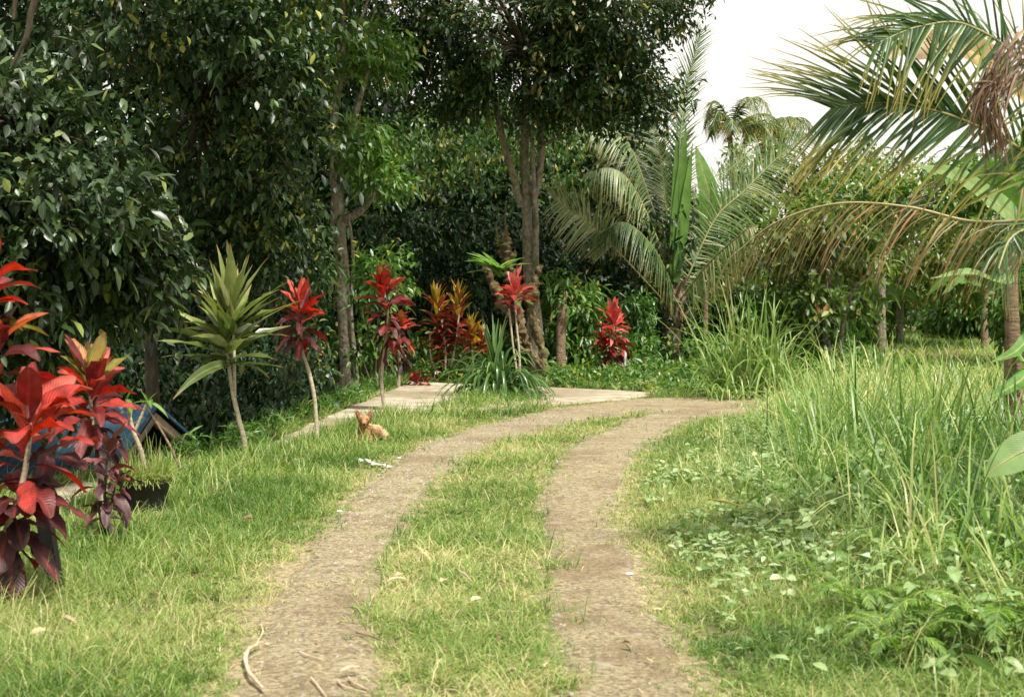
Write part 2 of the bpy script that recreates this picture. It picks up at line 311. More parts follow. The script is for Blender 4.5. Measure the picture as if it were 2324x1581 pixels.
# ------------------------------------------------------------------ terrain
EY = [-6, 6, 9, 11, 13.2, 14.2, 15.6, 19.5, 30.7, 34, 40, 60]
EX = [-7.5, -7, -5.0, -4.15, -4.05, -3.35, -2.98, -2.80, -2.25, -2.4, -4, -9]
def edge_x(y): return np.interp(y, EY, EX)
def H(x, y):
    x = np.asarray(x, float); y = np.asarray(y, float)
    b = (fbm(x * .35, y * .35, 1) - .5) * .06 * sstep(60, 30, y)
    d = np.maximum(edge_x(y) - x, 0)
    drop = 2.3 * sstep(0.0, 2.4, d) + .12 * np.clip(d - 2, 0, 12)
    far = np.clip(y - 60, 0, 200) * .012 * sstep(0, 12, x) + .35 * sstep(46, 70, y) * sstep(8, 16, x)
    sky_block = 9. * sstep(50, 66, y) * sstep(9, 3, x - .02 * y)  # hidden rise, added behind the wood to shut out bright sky gaps
    return b - drop + far + sky_block
GX = np.concatenate([[-400, -250, -150, -90, -60, -40, -30], np.arange(-24, -10, 1.), np.arange(-10, -4, .25), np.arange(-4, 5, .09), np.arange(5, 10, .25), np.arange(10, 26, 1.), [30, 40, 60, 90, 150, 250, 400]])
GY = np.concatenate([[-60, -30, -15, -8], np.arange(-4, 4, .25), np.arange(4, 28, .1), np.arange(28, 34, .25), np.arange(34, 60, 1.), [64, 70, 78, 88, 100, 120, 150, 200, 300, 450, 700]])
def gp(lst): return np.array([G(*p) for p in lst])
TL1 = gp([(530, 1581), (590, 1400), (690, 1250), (770, 1150), (890, 1050), (975, 1000), (1120, 960), (1290, 925), (1440, 906), (1620, 903)])
TL2 = gp([(840, 1581), (852, 1400), (895, 1250), (945, 1150), (1055, 1050), (1130, 1000), (1290, 965), (1390, 945), (1480, 936), (1640, 930)])
TR1 = gp([(1265, 1581), (1235, 1400), (1228, 1250), (1218, 1150), (1250, 1050), (1310, 1000), (1385, 970), (1440, 950), (1500, 936), (1640, 925)])
TR2 = gp([(1590, 1581), (1490, 1400), (1430, 1250), (1395, 1150), (1425, 1050), (1475, 1000), (1530, 970), (1590, 953), (1640, 948), (1700, 945)])
def ext(a, x0, xe): return np.vstack([[x0, -3.], [x0, 3.], a, xe])
TL1 = ext(TL1, -1.4, [[8, 27.0], [16, 28]]); TL2 = ext(TL2, -.72, [[8, 24.6], [16, 25.4]])
TR1 = ext(TR1, .1, [[8, 24.9], [16, 25.6]]); TR2 = ext(TR2, .76, [[8, 22.6], [16, 23.2]])
POLL = np.vstack([TL1, TL2[::-1]]); POLR = np.vstack([TR1, TR2[::-1]])
def pdist(x, y, poly):
    """signed distance to a polygon, negative inside"""
    d = np.full(x.shape, 1e9); n = len(poly)
    for i in range(n):
        a, b = poly[i], poly[(i + 1) % n]; ab = b - a; q = np.clip(((x - a[0]) * ab[0] + (y - a[1]) * ab[1]) / (ab @ ab + 1e-12), 0, 1)
        d = np.minimum(d, np.hypot(x - a[0] - q * ab[0], y - a[1] - q * ab[1]))
    return np.where(inpoly(x, y, poly), -d, d)
xx, yy = np.meshgrid(GX, GY); mb = MB()
nx, ny = len(GX), len(GY)
ii = (np.arange(ny - 1)[:, None] * nx + np.arange(nx - 1)[None]).ravel()
pd = np.minimum(pdist(xx, yy, POLL), pdist(xx, yy, POLR)) + (fbm(xx * 2.2, yy * 2.2, 8) - .5) * .25
mb.add(np.stack([xx, yy, H(xx, yy)], -1), np.stack([ii, ii + 1, ii + nx + 1, ii + nx], 1), tone=(1 - sstep(.0, .30, pd)).ravel())
tag(mb.build('ground', M['soil']), kind='structure')

def strip(name, A, B, n=220, k=14, seed=0, lift=.012):
    a = catmull(A, n); b = catmull(B, n); t = np.linspace(0, 1, k)[None, :, None]
    # uneven edges
    s = np.arange(n); wig = (fbm(s * .11, s * 0 + seed, seed) - .5) * .16
    ax = unit(b - a); a = a + ax * wig[:, None]; b = b + ax * ((fbm(s * .12, s * 0 + 9, seed + 5) - .5) * .16)[:, None]
    q = a[:, None] * (1 - t) + b[:, None] * t
    tt = np.linspace(0, 1, k)[None]; zz = H(q[..., 0], q[..., 1]) - .006 + (lift + .006) * sstep(0, .12, np.minimum(tt, 1 - tt))
    i0 = (np.arange(n - 1)[:, None] * k + np.arange(k - 1)[None]).ravel()
    m = MB(); m.add(np.concatenate([q, zz[..., None]], -1), np.stack([i0, i0 + 1, i0 + k + 1, i0 + k], 1)); return m
tag(strip('t', TL1, TL2, seed=2).build('dirt_track', M['dirt']), kind='structure')
tag(strip('t', TR1, TR2, seed=5, lift=.016).build('dirt_track', M['dirt']), kind='structure')
# concrete drive, rows by y
CY = np.array([8.5, 11, 12.8, 14.2, 16, 18, 20, 21.3, 22.2, 22.7, 24, 25.8, 27.2, 28.4, 29.5, 30.6])
CR = np.array([-4.1, -3.55, -3.55, -3.15, -2.76, -2.35, -2.12, -1.9, -.9, .4, 1.35, 2.6, 2.75, 1.95, .4, -1.7])
cy = np.linspace(8.5, 30.6, 150); cl = edge_x(cy) + .05 + (fbm(cy * 1.2, cy * 0, 4) - .5) * .12; cr = np.interp(cy, CY, CR) + (fbm(cy * 2.5, cy * 0 + 3, 14) - .5) * .22
k = 16; tt = np.linspace(0, 1, k)[None]; qx = cl[:, None] * (1 - tt) + cr[:, None] * tt; qy = np.repeat(cy[:, None], k, 1)
mb = MB(); i0 = (np.arange(149)[:, None] * k + np.arange(k - 1)[None]).ravel(); top = np.stack([qx, qy, H(qx + .15, qy) + .016 - .03 * (tt > .999)], -1)
mb.add(top, np.stack([i0, i0 + 1, i0 + k + 1, i0 + k], 1))
lo = top[:, 0] + np.array([0, 0, -.14]); e = np.arange(149); mb.add(np.vstack([top[:, 0], lo]), np.stack([e, e + 150, e + 151, e + 1], 1))
hi = top[-1]; e = np.arange(k - 1); mb.add(np.vstack([hi, hi + [0, 0, -.14]]), np.stack([e, e + 1, e + k + 1, e + k], 1))
tag(mb.build('concrete_path', M['concrete'], smooth=False), kind='structure')
POLC = np.vstack([np.stack([edge_x(CY), CY], 1), np.stack([CR, CY], 1)[::-1]])

ISL = gp([(960, 935), (1030, 915), (1060, 896), (1215, 890), (1262, 937), (1100, 950)])
# ------------------------------------------------------------------ short grass
def scatter(rng, n, y0, y1, xl=-.42, xr=.42, pad=.6):
    """points over the wedge the photo can see, a step wider on both sides"""
    y = np.sqrt(rng.uniform(y0 ** 2, y1 ** 2, n)); x = rng.uniform(0, 1, n) * ((xr - xl) * y + 2 * pad) + xl * y - pad
    return x, y
def xr_edge(y): return np.interp(y, TR2[:, 1][:11], TR2[:, 0][:11])
def offpath(x, y, rng, j=.05):
    """keep-mask: not on tracks or concrete, with a ragged edge"""
    jx = x + rng.normal(0, j, len(x)) * np.where(rng.random(len(x)) < .25, 2.2, 1.) + (fbm(x * 3, y * 2.2, 8) - .5) * .34; jy = y + rng.normal(0, j * 1.5, len(x)) + (fbm(x * 2, y * 2, 12) - .5) * .3
    isl = inpoly(jx, jy, ISL)
    on = inpoly(jx, jy, POLL) | inpoly(jx, jy, POLR) | (inpoly(x + rng.normal(0, .03, len(x)), y + (fbm(x * 3, y * 3, 5) - .5) * .25, POLC) & ~isl)
    return ~on
rng = np.random.default_rng(11); mb = MB()
for y0, y1, n, wsc, nb in ((4.2, 8, 17000, 1., 9), (8, 13, 26000, 1.25, 8), (13, 20, 27000, 1.8, 7), (20, 32, 22000, 2.8, 6)):
    tx, ty = scatter(rng, n, y0, y1)
    keep = offpath(tx, ty, rng) & (tx > edge_x(ty) - .5) & (tx - xr_edge(ty) < np.where(ty < 22, 4.5, 30))
    keep &= fbm(tx * 2.6, ty * 2.0, 88) + rng.normal(0, .06, n) > .27
    stray = (rng.random(n) < .05) & ~inpoly(tx, ty, POLC); keep |= stray
    tx, ty, stray = tx[keep], ty[keep], stray[keep] 
    x = np.repeat(tx, nb) + rng.normal(0, .018 * wsc, len(tx) * nb); y = np.repeat(ty, nb) + rng.normal(0, .018 * wsc, len(tx) * nb)
    N = len(x); mid = (x > np.interp(y, TL2[:12, 1], TL2[:12, 0])) & (x < np.interp(y, TR1[:12, 1], TR1[:12, 0])) & (y < 23)
    patch = fbm(x * .9, y * .9, 21); fine = np.repeat(rng.normal(0, .15, len(tx)), nb)
    hgt = .045 + .10 * fbm(x * 1.3, y * 1.3, 31) ** 1.3 + .035 * rng.random(N)
    left = x < np.interp(y, TL1[:12, 1], TL1[:12, 0]) - .25
    hgt = np.where(left, hgt * (1.25 + .5 * sstep(.3, 1.8, np.interp(y, TL1[:12, 1], TL1[:12, 0]) - x)), hgt)
    hgt = np.where(mid, hgt * .88, hgt) * (1 + .12 * (wsc - 1))
    hgt = np.where(np.repeat(stray, nb), hgt * .4, hgt)
    # worn near the wheel tracks
    ed = np.minimum(np.abs(x - np.interp(y, TL1[:12, 1], TL1[:12, 0])), np.abs(x - np.interp(y, TR2[:12, 1], TR2[:12, 0])))
    hgt *= .45 + .55 * sstep(0, .45, ed)
    hgt = np.where((np.hypot((x + 2.9) / .33, (y - 10.95) / .55) < 1), hgt * .3, hgt)
    hgt = np.where((np.hypot((x + 1.75) / .34, (y - 16.9) / .55) < 1), hgt * .4, hgt)
    tone = .37 + (patch - .5) * .95 + fine + rng.normal(0, .15, N) + np.where(mid, .13, 0.) + .14 * (1 - sstep(0, .35, ed))
    tone += np.where(rng.random(N) < .10, .4, 0)
    hgt = hgt * np.where(rng.random(N) < .04, 1.8, 1.) * (.55 + .9 * fbm(x * 3.1, y * 2.3, 77))
    a = rng.uniform(0, 2 * math.pi, N); lean = rng.uniform(.25, 1.1, N) * np.where(mid, 1.35, 1.)
    D = np.stack([np.cos(a) * lean, np.sin(a) * lean, np.ones(N)], 1)
    ribbon(mb, np.stack([x, y, H(x, y) - .004], 1), D, hgt * rng.uniform(.7, 1.35, N), .0052 * wsc * rng.uniform(.7, 1.3, N), curve=rng.uniform(.3, 1.6, N), nseg=2 if y0 >= 13 else 3, prof='grass', mid=False, tone=np.clip(tone, 0, 1), up=None, roll=rng.uniform(-.6, .6, N))
n = 17000; x, y = scatter(rng, n, 4.3, 18); k = (x > edge_x(y) + .2) & ~inpoly(x, y, POLC) & (x < xr_edge(y) + 1.6); pdl = np.minimum(np.abs(x - np.interp(y, TL2[:12, 1], TL2[:12, 0])), np.abs(x - np.interp(y, TR1[:12, 1], TR1[:12, 0])))
k &= (~inpoly(x, y, POLL) & ~inpoly(x, y, POLR)) | (rng.random(n) < .08); x, y = x[k], y[k]; n = len(x); a = rng.uniform(0, 6.28, n)
ribbon(mb, np.stack([x, y, H(x, y) + rng.uniform(.005, .05, n)], 1), np.stack([np.cos(a), np.sin(a), rng.uniform(-.15, .3, n)], 1), rng.uniform(.04, .12, n), .004 + .0003 * y, curve=.3, nseg=2, prof='grass', mid=False, tone=np.clip(rng.normal(.9, .12, n), 0, 1))
tag(mb.build('grass', M['grass']), 'short bright lawn grass with straw mixed in on both sides of the tracks', 'grass', kind='stuff')

# long wispy blades along the left rim
rng = np.random.default_rng(12); mb = MB()
n = 5200; y = rng.uniform(6, 23, n); x = np.where(y < 13, -2.3 - rng.random(n) * 2.2, edge_x(y) + .5 + rng.random(n) * .9) - rng.random(n) * .2
k = inpoly(x, y, POLC) | (np.hypot((x + 2.9) / .36, (y - 10.95) / .6) < 1); x, y = x[~k], y[~k]; n = len(x); a = rng.uniform(0, 6.28, n)
ribbon(mb, np.stack([x, y, H(x, y)], 1), np.stack([np.cos(a) * .4, np.sin(a) * .4, np.ones(n)], 1), rng.uniform(.1, .3, n), .006 + .0004 * y, curve=rng.uniform(.2, 1.2, n), nseg=4, prof='grass', mid=False, tone=np.clip(rng.normal(.55, .2, n), 0, 1))
# field on the far right and verge behind the bend
n = 26000; y = rng.uniform(24, 62, n); x = -2 + rng.random(n) * (y * .42 + 3); k = ~inpoly(x, y, POLC) & ~inpoly(x, y, POLL); x, y = x[k], y[k]; n = len(x); a = rng.uniform(0, 6.28, n)
hh = np.where(x - .1 * y < 1.5, .10, .22) * (1 + y / 60)
ribbon(mb, np.stack([x, y, H(x, y)], 1), np.stack([np.cos(a) * .6, np.sin(a) * .6, np.ones(n)], 1), hh * rng.uniform(.6, 1.4, n), .0009 * y, curve=rng.uniform(.3, 1.3, n), nseg=2, prof='grass', mid=False, tone=np.clip(.45 + (fbm(x * .3, y * .2, 5) - .5) * 1.2 + rng.normal(0, .12, n), 0, 1))
n = 16000; y = rng.uniform(60, 100, n); x = 4 + rng.random(n) * 40; a = rng.uniform(0, 6.28, n)
ribbon(mb, np.stack([x, y, H(x, y)], 1), np.stack([np.cos(a) * .6, np.sin(a) * .6, np.ones(n)], 1), rng.uniform(.3, .7, n), .08, curve=.8, nseg=2, prof='grass', mid=False, tone=np.clip(.45 + (fbm(x * .2, y * .12, 5) - .5) * 1.2 + rng.normal(0, .1, n), 0, 1))
tag(mb.build('meadow_grass', M['grass']), 'longer wispy grass along the bank and over the far field', 'grass', kind='stuff')

# ------------------------------------------------------------------ tall weeds on the right
rng = np.random.default_rng(13); mb = MB()
def weedh(x, y):
    dx = x - xr_edge(y); return sstep(.45, 1.9, dx) * sstep(3, 6, y)
n = 46000; x, y = scatter(rng, n, 4.5, 24, -.05, .46); wv = weedh(x, y)
k = (rng.random(n) < .10 + .9 * wv) & (x - xr_edge(y) > .35); x, y, wv = x[k], y[k], wv[k]; n = len(x)
cl = fbm(x * 1.6, y * 1.1, 41); a = rng.uniform(0, 6.28, n); ln = rng.uniform(.1, .8, n)
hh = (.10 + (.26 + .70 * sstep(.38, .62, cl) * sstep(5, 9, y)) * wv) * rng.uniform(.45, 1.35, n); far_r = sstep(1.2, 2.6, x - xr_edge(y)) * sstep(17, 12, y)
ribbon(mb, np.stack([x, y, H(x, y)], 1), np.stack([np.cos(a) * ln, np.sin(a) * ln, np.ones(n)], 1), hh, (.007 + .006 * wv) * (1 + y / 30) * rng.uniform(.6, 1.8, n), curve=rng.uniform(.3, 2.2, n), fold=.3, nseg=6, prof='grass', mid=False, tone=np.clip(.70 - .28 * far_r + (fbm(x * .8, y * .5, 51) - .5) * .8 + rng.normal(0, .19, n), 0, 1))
n = 48000; x, y = scatter(rng, n, 4.6, 20, .02, .46); dx = x - xr_edge(y); k = (dx > .5) & (rng.random(n) < sstep(.4, 1.1, dx)); x, y = x[k], y[k]; n = len(x); a = rng.uniform(0, 6.28, n); ln = rng.uniform(.2, 1.3, n)
hh = rng.uniform(.12, .30, n) * (.5 + fbm(x * 1.9, y * 1.5, 45)) * (.6 + .5 * sstep(.5, 1.4, x - xr_edge(y)))
ribbon(mb, np.stack([x, y, H(x, y)], 1), np.stack([np.cos(a) * ln, np.sin(a) * ln, np.ones(n)], 1), hh * 1.8, .0055 * (1 + y / 22), curve=rng.uniform(.4, 1.9, n), nseg=4, prof='grass', mid=False, tone=np.clip(.66 + (fbm(x * 1.2, y * .8, 53) - .5) * .6 + rng.normal(0, .17, n), 0, 1))
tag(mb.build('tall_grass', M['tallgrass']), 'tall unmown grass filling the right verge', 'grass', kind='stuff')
# broad-leaved creeping weeds
mb = MB(); n = 46000; x, y = scatter(rng, n, 4.5, 20, -.05, .44); dx = x - xr_edge(y)
pt = fbm(x * 1.4, y * 1.0, 61); 
core = np.exp(-((x - 1.55) / .8) ** 2 - ((y - 10.2) / 2.6) ** 2)
k = (dx > .25) & (rng.random(n) < sstep(4.5, 8.5, y) * .6 + .4) & (rng.random(n) < np.clip(core * 1.25 * (pt > .38) + .10 * sstep(.3, 1.2, dx) + .35 * (pt > .62) * sstep(.8, 1.6, dx), 0, 1)); x, y = x[k], y[k]; n = len(x)
a = rng.uniform(0, 6.28, n); z = H(x, y) + .03 + rng.random(n) * (.08 + .30 * weedh(x, y))
ribbon(mb, np.stack([x, y, z], 1), np.stack([np.cos(a), np.sin(a), rng.uniform(-.3, .7, n)], 1), rng.uniform(.04, .10, n), rng.uniform(.025, .055, n), curve=rng.uniform(.1, .8, n), fold=.3, nseg=3, prof='oval', tone=np.clip(rng.normal(.62, .27, n), 0, 1), roll=rng.normal(0, .4, n))
x2 = x[::4]; y2 = y[::4]; ribbon(mb, np.stack([x2, y2, H(x2, y2)], 1), np.tile([0, 0, 1.], (len(x2), 1)) + rng.normal(0, .3, (len(x2), 3)), .12, .004, nseg=2, mid=False, prof='grass')
n = 6500; x, y = scatter(rng, n, 4.8, 19, .02, .44); dx = x - xr_edge(y); k = (dx > 1.0) & (fbm(x * 1.1, y * .8, 93) + rng.normal(0, .07, n) > .45); x, y = x[k], y[k]; n = len(x); a = rng.uniform(0, 6.28, n)
ribbon(mb, np.stack([x, y, H(x, y) + .08 + rng.random(n) * .34 * weedh(x, y)], 1), np.stack([np.cos(a), np.sin(a), rng.uniform(-.4, .8, n)], 1), rng.uniform(.07, .17, n), rng.uniform(.03, .07, n), curve=rng.uniform(.1, .9, n), fold=.35, nseg=4, prof='oval', tone=np.clip(rng.normal(.42, .22, n), 0, 1), roll=rng.normal(0, .5, n))
tag(mb.build('weeds', M['weed']), 'pale broad-leaved creeping weeds on the right verge', 'weeds', kind='stuff')

# ------------------------------------------------------------------ gravel and litter on the tracks
def stones(mb, x, y, s, rng, lift=.012):
    n = len(x); base = np.array([[1, 0, 0], [0, 1, 0], [-1, 0, 0], [0, -1, 0], [0, 0, .7], [0, 0, -.3]], float)
    V = base[None] * (s[:, None, None] * rng.uniform(.6, 1.4, (n, 6, 1))); a = rng.uniform(0, 6.28, n); c, q = np.cos(a)[:, None], np.sin(a)[:, None]
    V = np.stack([V[..., 0] * c - V[..., 1] * q, V[..., 0] * q + V[..., 1] * c, V[..., 2]], -1) + np.stack([x, y, H(x, y) + lift], 1)[:, None]
    f = np.array([[0, 1, 4], [1, 2, 4], [2, 3, 4], [3, 0, 4], [1, 0, 5], [2, 1, 5], [3, 2, 5], [0, 3, 5]])
    mb.add(V.reshape(-1, 3), (np.arange(n)[:, None, None] * 6 + f[None]).reshape(-1, 3), .5)
mb = MB(); n = 60000; x, y = scatter(rng, n, 4.5, 22, -.25, .25); k = inpoly(x, y, POLL) | inpoly(x, y, POLR); k &= fbm(x * 2, y * 2, 71) + rng.normal(0, .16, n) > .42; x, y = x[k], y[k]
stones(mb, x, y, .0035 + .010 * rng.random(len(x)) ** 4 + .0002 * y, rng)
tag(mb.build('gravel', M['gravel'], smooth=False), 'small loose stones on the dirt tracks', 'gravel', kind='stuff')
mb = MB(); n = 22000; x, y = scatter(rng, n, 4.5, 20, -.35, .3)
dl = np.minimum(np.minimum(np.abs(x - np.interp(y, TL1[:12, 1], TL1[:12, 0])), np.abs(x - np.interp(y, TR2[:12, 1], TR2[:12, 0]))), np.minimum(np.abs(x - np.interp(y, TL2[:12, 1], TL2[:12, 0])), np.abs(x - np.interp(y, TR1[:12, 1], TR1[:12, 0]))))
k = rng.random(n) < np.exp(-(dl / .17) ** 2) * .7 + .05; x, y = x[k], y[k]; n = len(x); a = rng.uniform(0, 6.28, n)
ribbon(mb, np.stack([x, y, H(x, y) + .018 + .012 * rng.random(n)], 1), np.stack([np.cos(a), np.sin(a), rng.uniform(-.02, .12, n)], 1), rng.uniform(.02, .09, n), rng.uniform(.002, .006, n), curve=.1, nseg=2, prof='grass', mid=False, tone=rng.random(n))
tag(mb.build('straw_litter', M['litter']), 'dry straw scraps along the edges of the dirt tracks', 'straw', kind='stuff')

# ------------------------------------------------------------------ foliage helpers
def clear_view(p, m=0.):
    d = p[:, 1]; u = CU + p[:, 0] / d * FPX; v = 700 - (p[:, 2] - CAM_Z) / d * FPX
    bad = (d < 28.6) & (u > 750 - m) & (u < 800 + m) & (v > 430) & (v < 880)
    bad |= (d < 28.6) & (u > 755 - m) & (u < 792 + m) & (v > -20) & (v < 275)
    bad |= (d < 32.8) & (u > 1165 - m) & (u < 1235 + m) & (v > 290) & (v < 880)
    bad |= (d < 32.8) & (u > 1120 - m) & (u < 1180) & (v > 270) & (v < 500)
    bad |= (d < 36) & (u > 1490 - m) & (u < 1560 + m) & (v > 640) & (v < 828)
    return ~bad
def blob_clusters(rng, blobs, shell=.55, gap=.0, gs=.6):
    """blobs: (u, v, d, ru, rv, rd, n) in view pixels (rd in metres) -> cluster points and outward directions"""
    C, O = [], []
    for u, v, d, ru, rv, rd, n in blobs:
        c = P(u, v, d); r = np.array([ru * d / FPX, rd, rv * d / FPX])
        q = rdir(rng, n) * (shell + (1 - shell) * rng.random((n, 1)) ** .6)
        q *= 1 + .35 * (fbm(q[:, 0] * 2 + u, q[:, 2] * 2 + q[:, 1] * 1.3 + v, int(u) % 17)[:, None] - .5)
        p = c + q * r
        if gap:
            g = fbm(p[:, 0] / gs, p[:, 2] / gs + p[:, 1] * .7, int(v) % 13); kk = g > gap; p, q = p[kk], q[kk]
        kk = clear_view(p, 8) ; p, q = p[kk], q[kk]
        C.append(p); O.append(unit(q * np.array([1, 1, .8]) + [0, 0, .1]))
    return np.vstack(C), np.vstack(O)
def foliage(mb, rng, C, O, k=8, L=.14, W=.06, spread=.16, droop=.35, nseg=3, mid=True, prof='oval', tone=(.5, .18), hot=.04, fold=.25, mat=0, curve=(.1, .9)):
    n = len(C); N = n * k; c = np.repeat(C, k, 0); o = np.repeat(O, k, 0)
    s = np.tile(np.linspace(0, 1, k), n)[:, None]
    p = c + o * (s - .5) * spread * 2 + rng.normal(0, spread * .3, (N, 3))
    D = o * .55 + rdir(rng, N) * .9 + np.array([0, 0, -droop])
    tn = np.repeat(rng.normal(tone[0], tone[1], n), k) + rng.normal(0, .10, N) + np.where(rng.random(N) < hot, .5, 0)
    ribbon(mb, p, D, L * rng.uniform(.45, 1.35, N) * np.repeat(rng.uniform(.75, 1.2, n), k), W * rng.uniform(.6, 1.2, N), curve=rng.uniform(*curve, N), fold=fold * rng.uniform(.2, 2, N), nseg=nseg, mid=mid, prof=prof, tone=np.clip(tn, 0, 1), roll=rng.normal(0, .5, N), mat=mat)
def limbs(mb, rng, start, C, n, r0, ns=5, rough=.08):
    idx = rng.choice(len(C), min(n, len(C)), replace=False)
    for i in idx:
        e = C[i]; m = (start + e) / 2 + rng.normal(0, .12, 3) * np.linalg.norm(e - start) * .5 + [0, 0, .12 * np.linalg.norm(e - start)]
        tube(mb, [start, m, e], [r0, r0 * .55, r0 * .12], ns, 9, rough, rng)
def ground_at(p): return np.array([p[0], p[1], float(H(p[0], p[1])) - .03])
def tree(name, label, seed, trunk, rad, blobs, leafargs, leafm, barkm='bark', cat='tree', group=None, extra=(), nl=22, lr=.05, gap=0., gs=.6, tr_rough=.1, lstart=None):
    """trunk: list of (u, v, d); first point is dropped to the ground"""
    rng = np.random.default_rng(seed); tp = [P(*t) for t in trunk]; base = tp[0].copy(); base[2] = float(H(base[0], base[1])) - .05
    if tp[0][2] > base[2] + .4: tp = [base] + tp; rad = [rad[0] * 1.15] + list(rad)
    else: tp[0] = base
    t = thing(name, base, label, cat, group)
    m = MB(); tube(m, tp, rad, 12, None, tr_rough, rng); m.build('trunk', M[barkm], t)
    for pts, r in extra:
        m = MB(); tube(m, [P(*q) for q in pts], r, 8, None, tr_rough, rng); m.build('branch', M[barkm], t)
    C, O = blob_clusters(rng, blobs, gap=gap, gs=gs)
    m = MB(); limbs(m, rng, tp[-1] if lstart is None else P(*lstart), C, nl, lr); m.build('limbs', M[barkm], t)
    m = MB(); foliage(m, rng, C, O, **leafargs); m.build('crown', M[leafm], t)
    return t
def shrub(name, label, seed, base, blobs, leafargs, leafm, stems=6, cat='shrub', group=None, gap=0, sr=.018, barkm='dark_bark'):
    rng = np.random.default_rng(seed); b = ground_at(base); t = thing(name, b, label, cat, group)
    C, O = blob_clusters(rng, blobs, shell=.3, gap=gap)
    m = MB(); limbs(m, rng, b, C, stems, sr); m.build('stems', M[barkm], t)
    m = MB(); foliage(m, rng, C, O, **leafargs); m.build('leaves', M[leafm], t)
    return t

# ------------------------------------------------------------------ the big trees
tree('broadleaf_tree', 'tree with large glossy dark leaves hanging over the bank at far left', 101, [(-260, 1100, 13.5), (-200, 700, 13.5), (-60, 420, 13), (40, 300, 13)], [.14, .12, .1, .06],
     [(10, 330, 12.6, 190, 150, .9, 330), (190, 300, 13.2, 120, 110, .8, 210), (160, 500, 12.3, 210, 140, .9, 420), (20, 640, 12.0, 190, 130, .8, 360), (300, 600, 13.0, 120, 120, .8, 260), (150, 720, 12.8, 170, 90, .8, 220), (-150, 500, 12.5, 160, 320, 1., 260), (60, 130, 13.4, 190, 90, .9, 160), (-120, 820, 12.5, 190, 120, .9, 200), (60, 860, 13.5, 150, 110, .8, 160)],
     dict(k=7, L=.155, W=.068, spread=.16, droop=.55, tone=(.47, .2), hot=.05), 'bigleaf', 'dark_bark', extra=[([(95, -40, 11.5), (70, 30, 11.5), (62, 80, 11.5), (28, 150, 11.5)], [.03, .028, .025, .012]), ([(45, -40, 11.6), (34, 10, 11.6), (30, 45, 11.6)], [.02, .018, .01])], nl=70, lr=.028, gap=.42, gs=.42)
tree('flowering_tree', 'tall dense tree with small yellow bud sprays behind the green leafed dracaena', 102, [(352, 1010, 18.5), (345, 850, 18.5), (348, 700, 18.3), (400, 480, 18), (450, 250, 18)], [.10, .085, .08, .07, .05],
     [(300, 40, 16.5, 280, 130, 1.3, 520), (520, 130, 17, 210, 170, 1.3, 560), (660, 330, 18, 140, 190, 1.2, 480), (470, 380, 18.5, 210, 180, 1.2, 620), (640, 560, 19, 140, 120, 1.2, 320), (520, 560, 19.5, 110, 90, 1, 140), (420, -150, 17, 420, 160, 2.2, 420), (700, 30, 18, 130, 130, 1.2, 230), (680, 760, 20, 90, 110, 1., 170)],
     dict(k=9, L=.135, W=.062, spread=.2, droop=.45, tone=(.45, .2), hot=.06), 'midleaf', 'dark_bark', nl=70, lr=.03, gap=.42, gs=.55)
tree('trunk_tree', 'thick lichen spotted tree trunk forking behind the red cordylines', 103, [(792, 880, 29), (787, 760, 29), (774, 620, 29), (768, 500, 29), (764, 410, 29), (757, 300, 29), (768, 190, 29), (776, 80, 29), (772, -90, 29)],
     [.20, .165, .145, .14, .125, .085, .085, .07, .06],
     [(860, 120, 29, 70, 60, 1., 120), (700, 130, 28, 110, 80, 1., 160), (870, 400, 29, 60, 50, 1, 90), (820, 330, 28.5, 60, 50, .8, 90), (780, -120, 29, 300, 120, 2., 330), (640, 90, 29, 160, 100, 1.5, 200), (880, 620, 30, 60, 70, .8, 70)],
     dict(k=9, L=.2, W=.08, spread=.25, droop=.5, tone=(.55, .2), nseg=2), 'brightleaf', 'bark', nl=16, lr=.04,
     extra=[([(778, 500, 29), (812, 485, 28.9), (838, 458, 28.8), (856, 428, 28.7)], [.09, .07, .05, .03]), ([(766, 430, 29), (790, 330, 29), (812, 240, 29), (836, 160, 29)], [.1, .08, .07, .04]),
            ([(805, 850, 28.8), (797, 700, 28.8), (801, 580, 28.8), (790, 490, 28.8)], [.04, .035, .035, .03]), ([(800, 478, 28.9), (830, 490, 28.9), (858, 488, 28.8)], [.025, .02, .012])], lstart=(768, 190, 29))
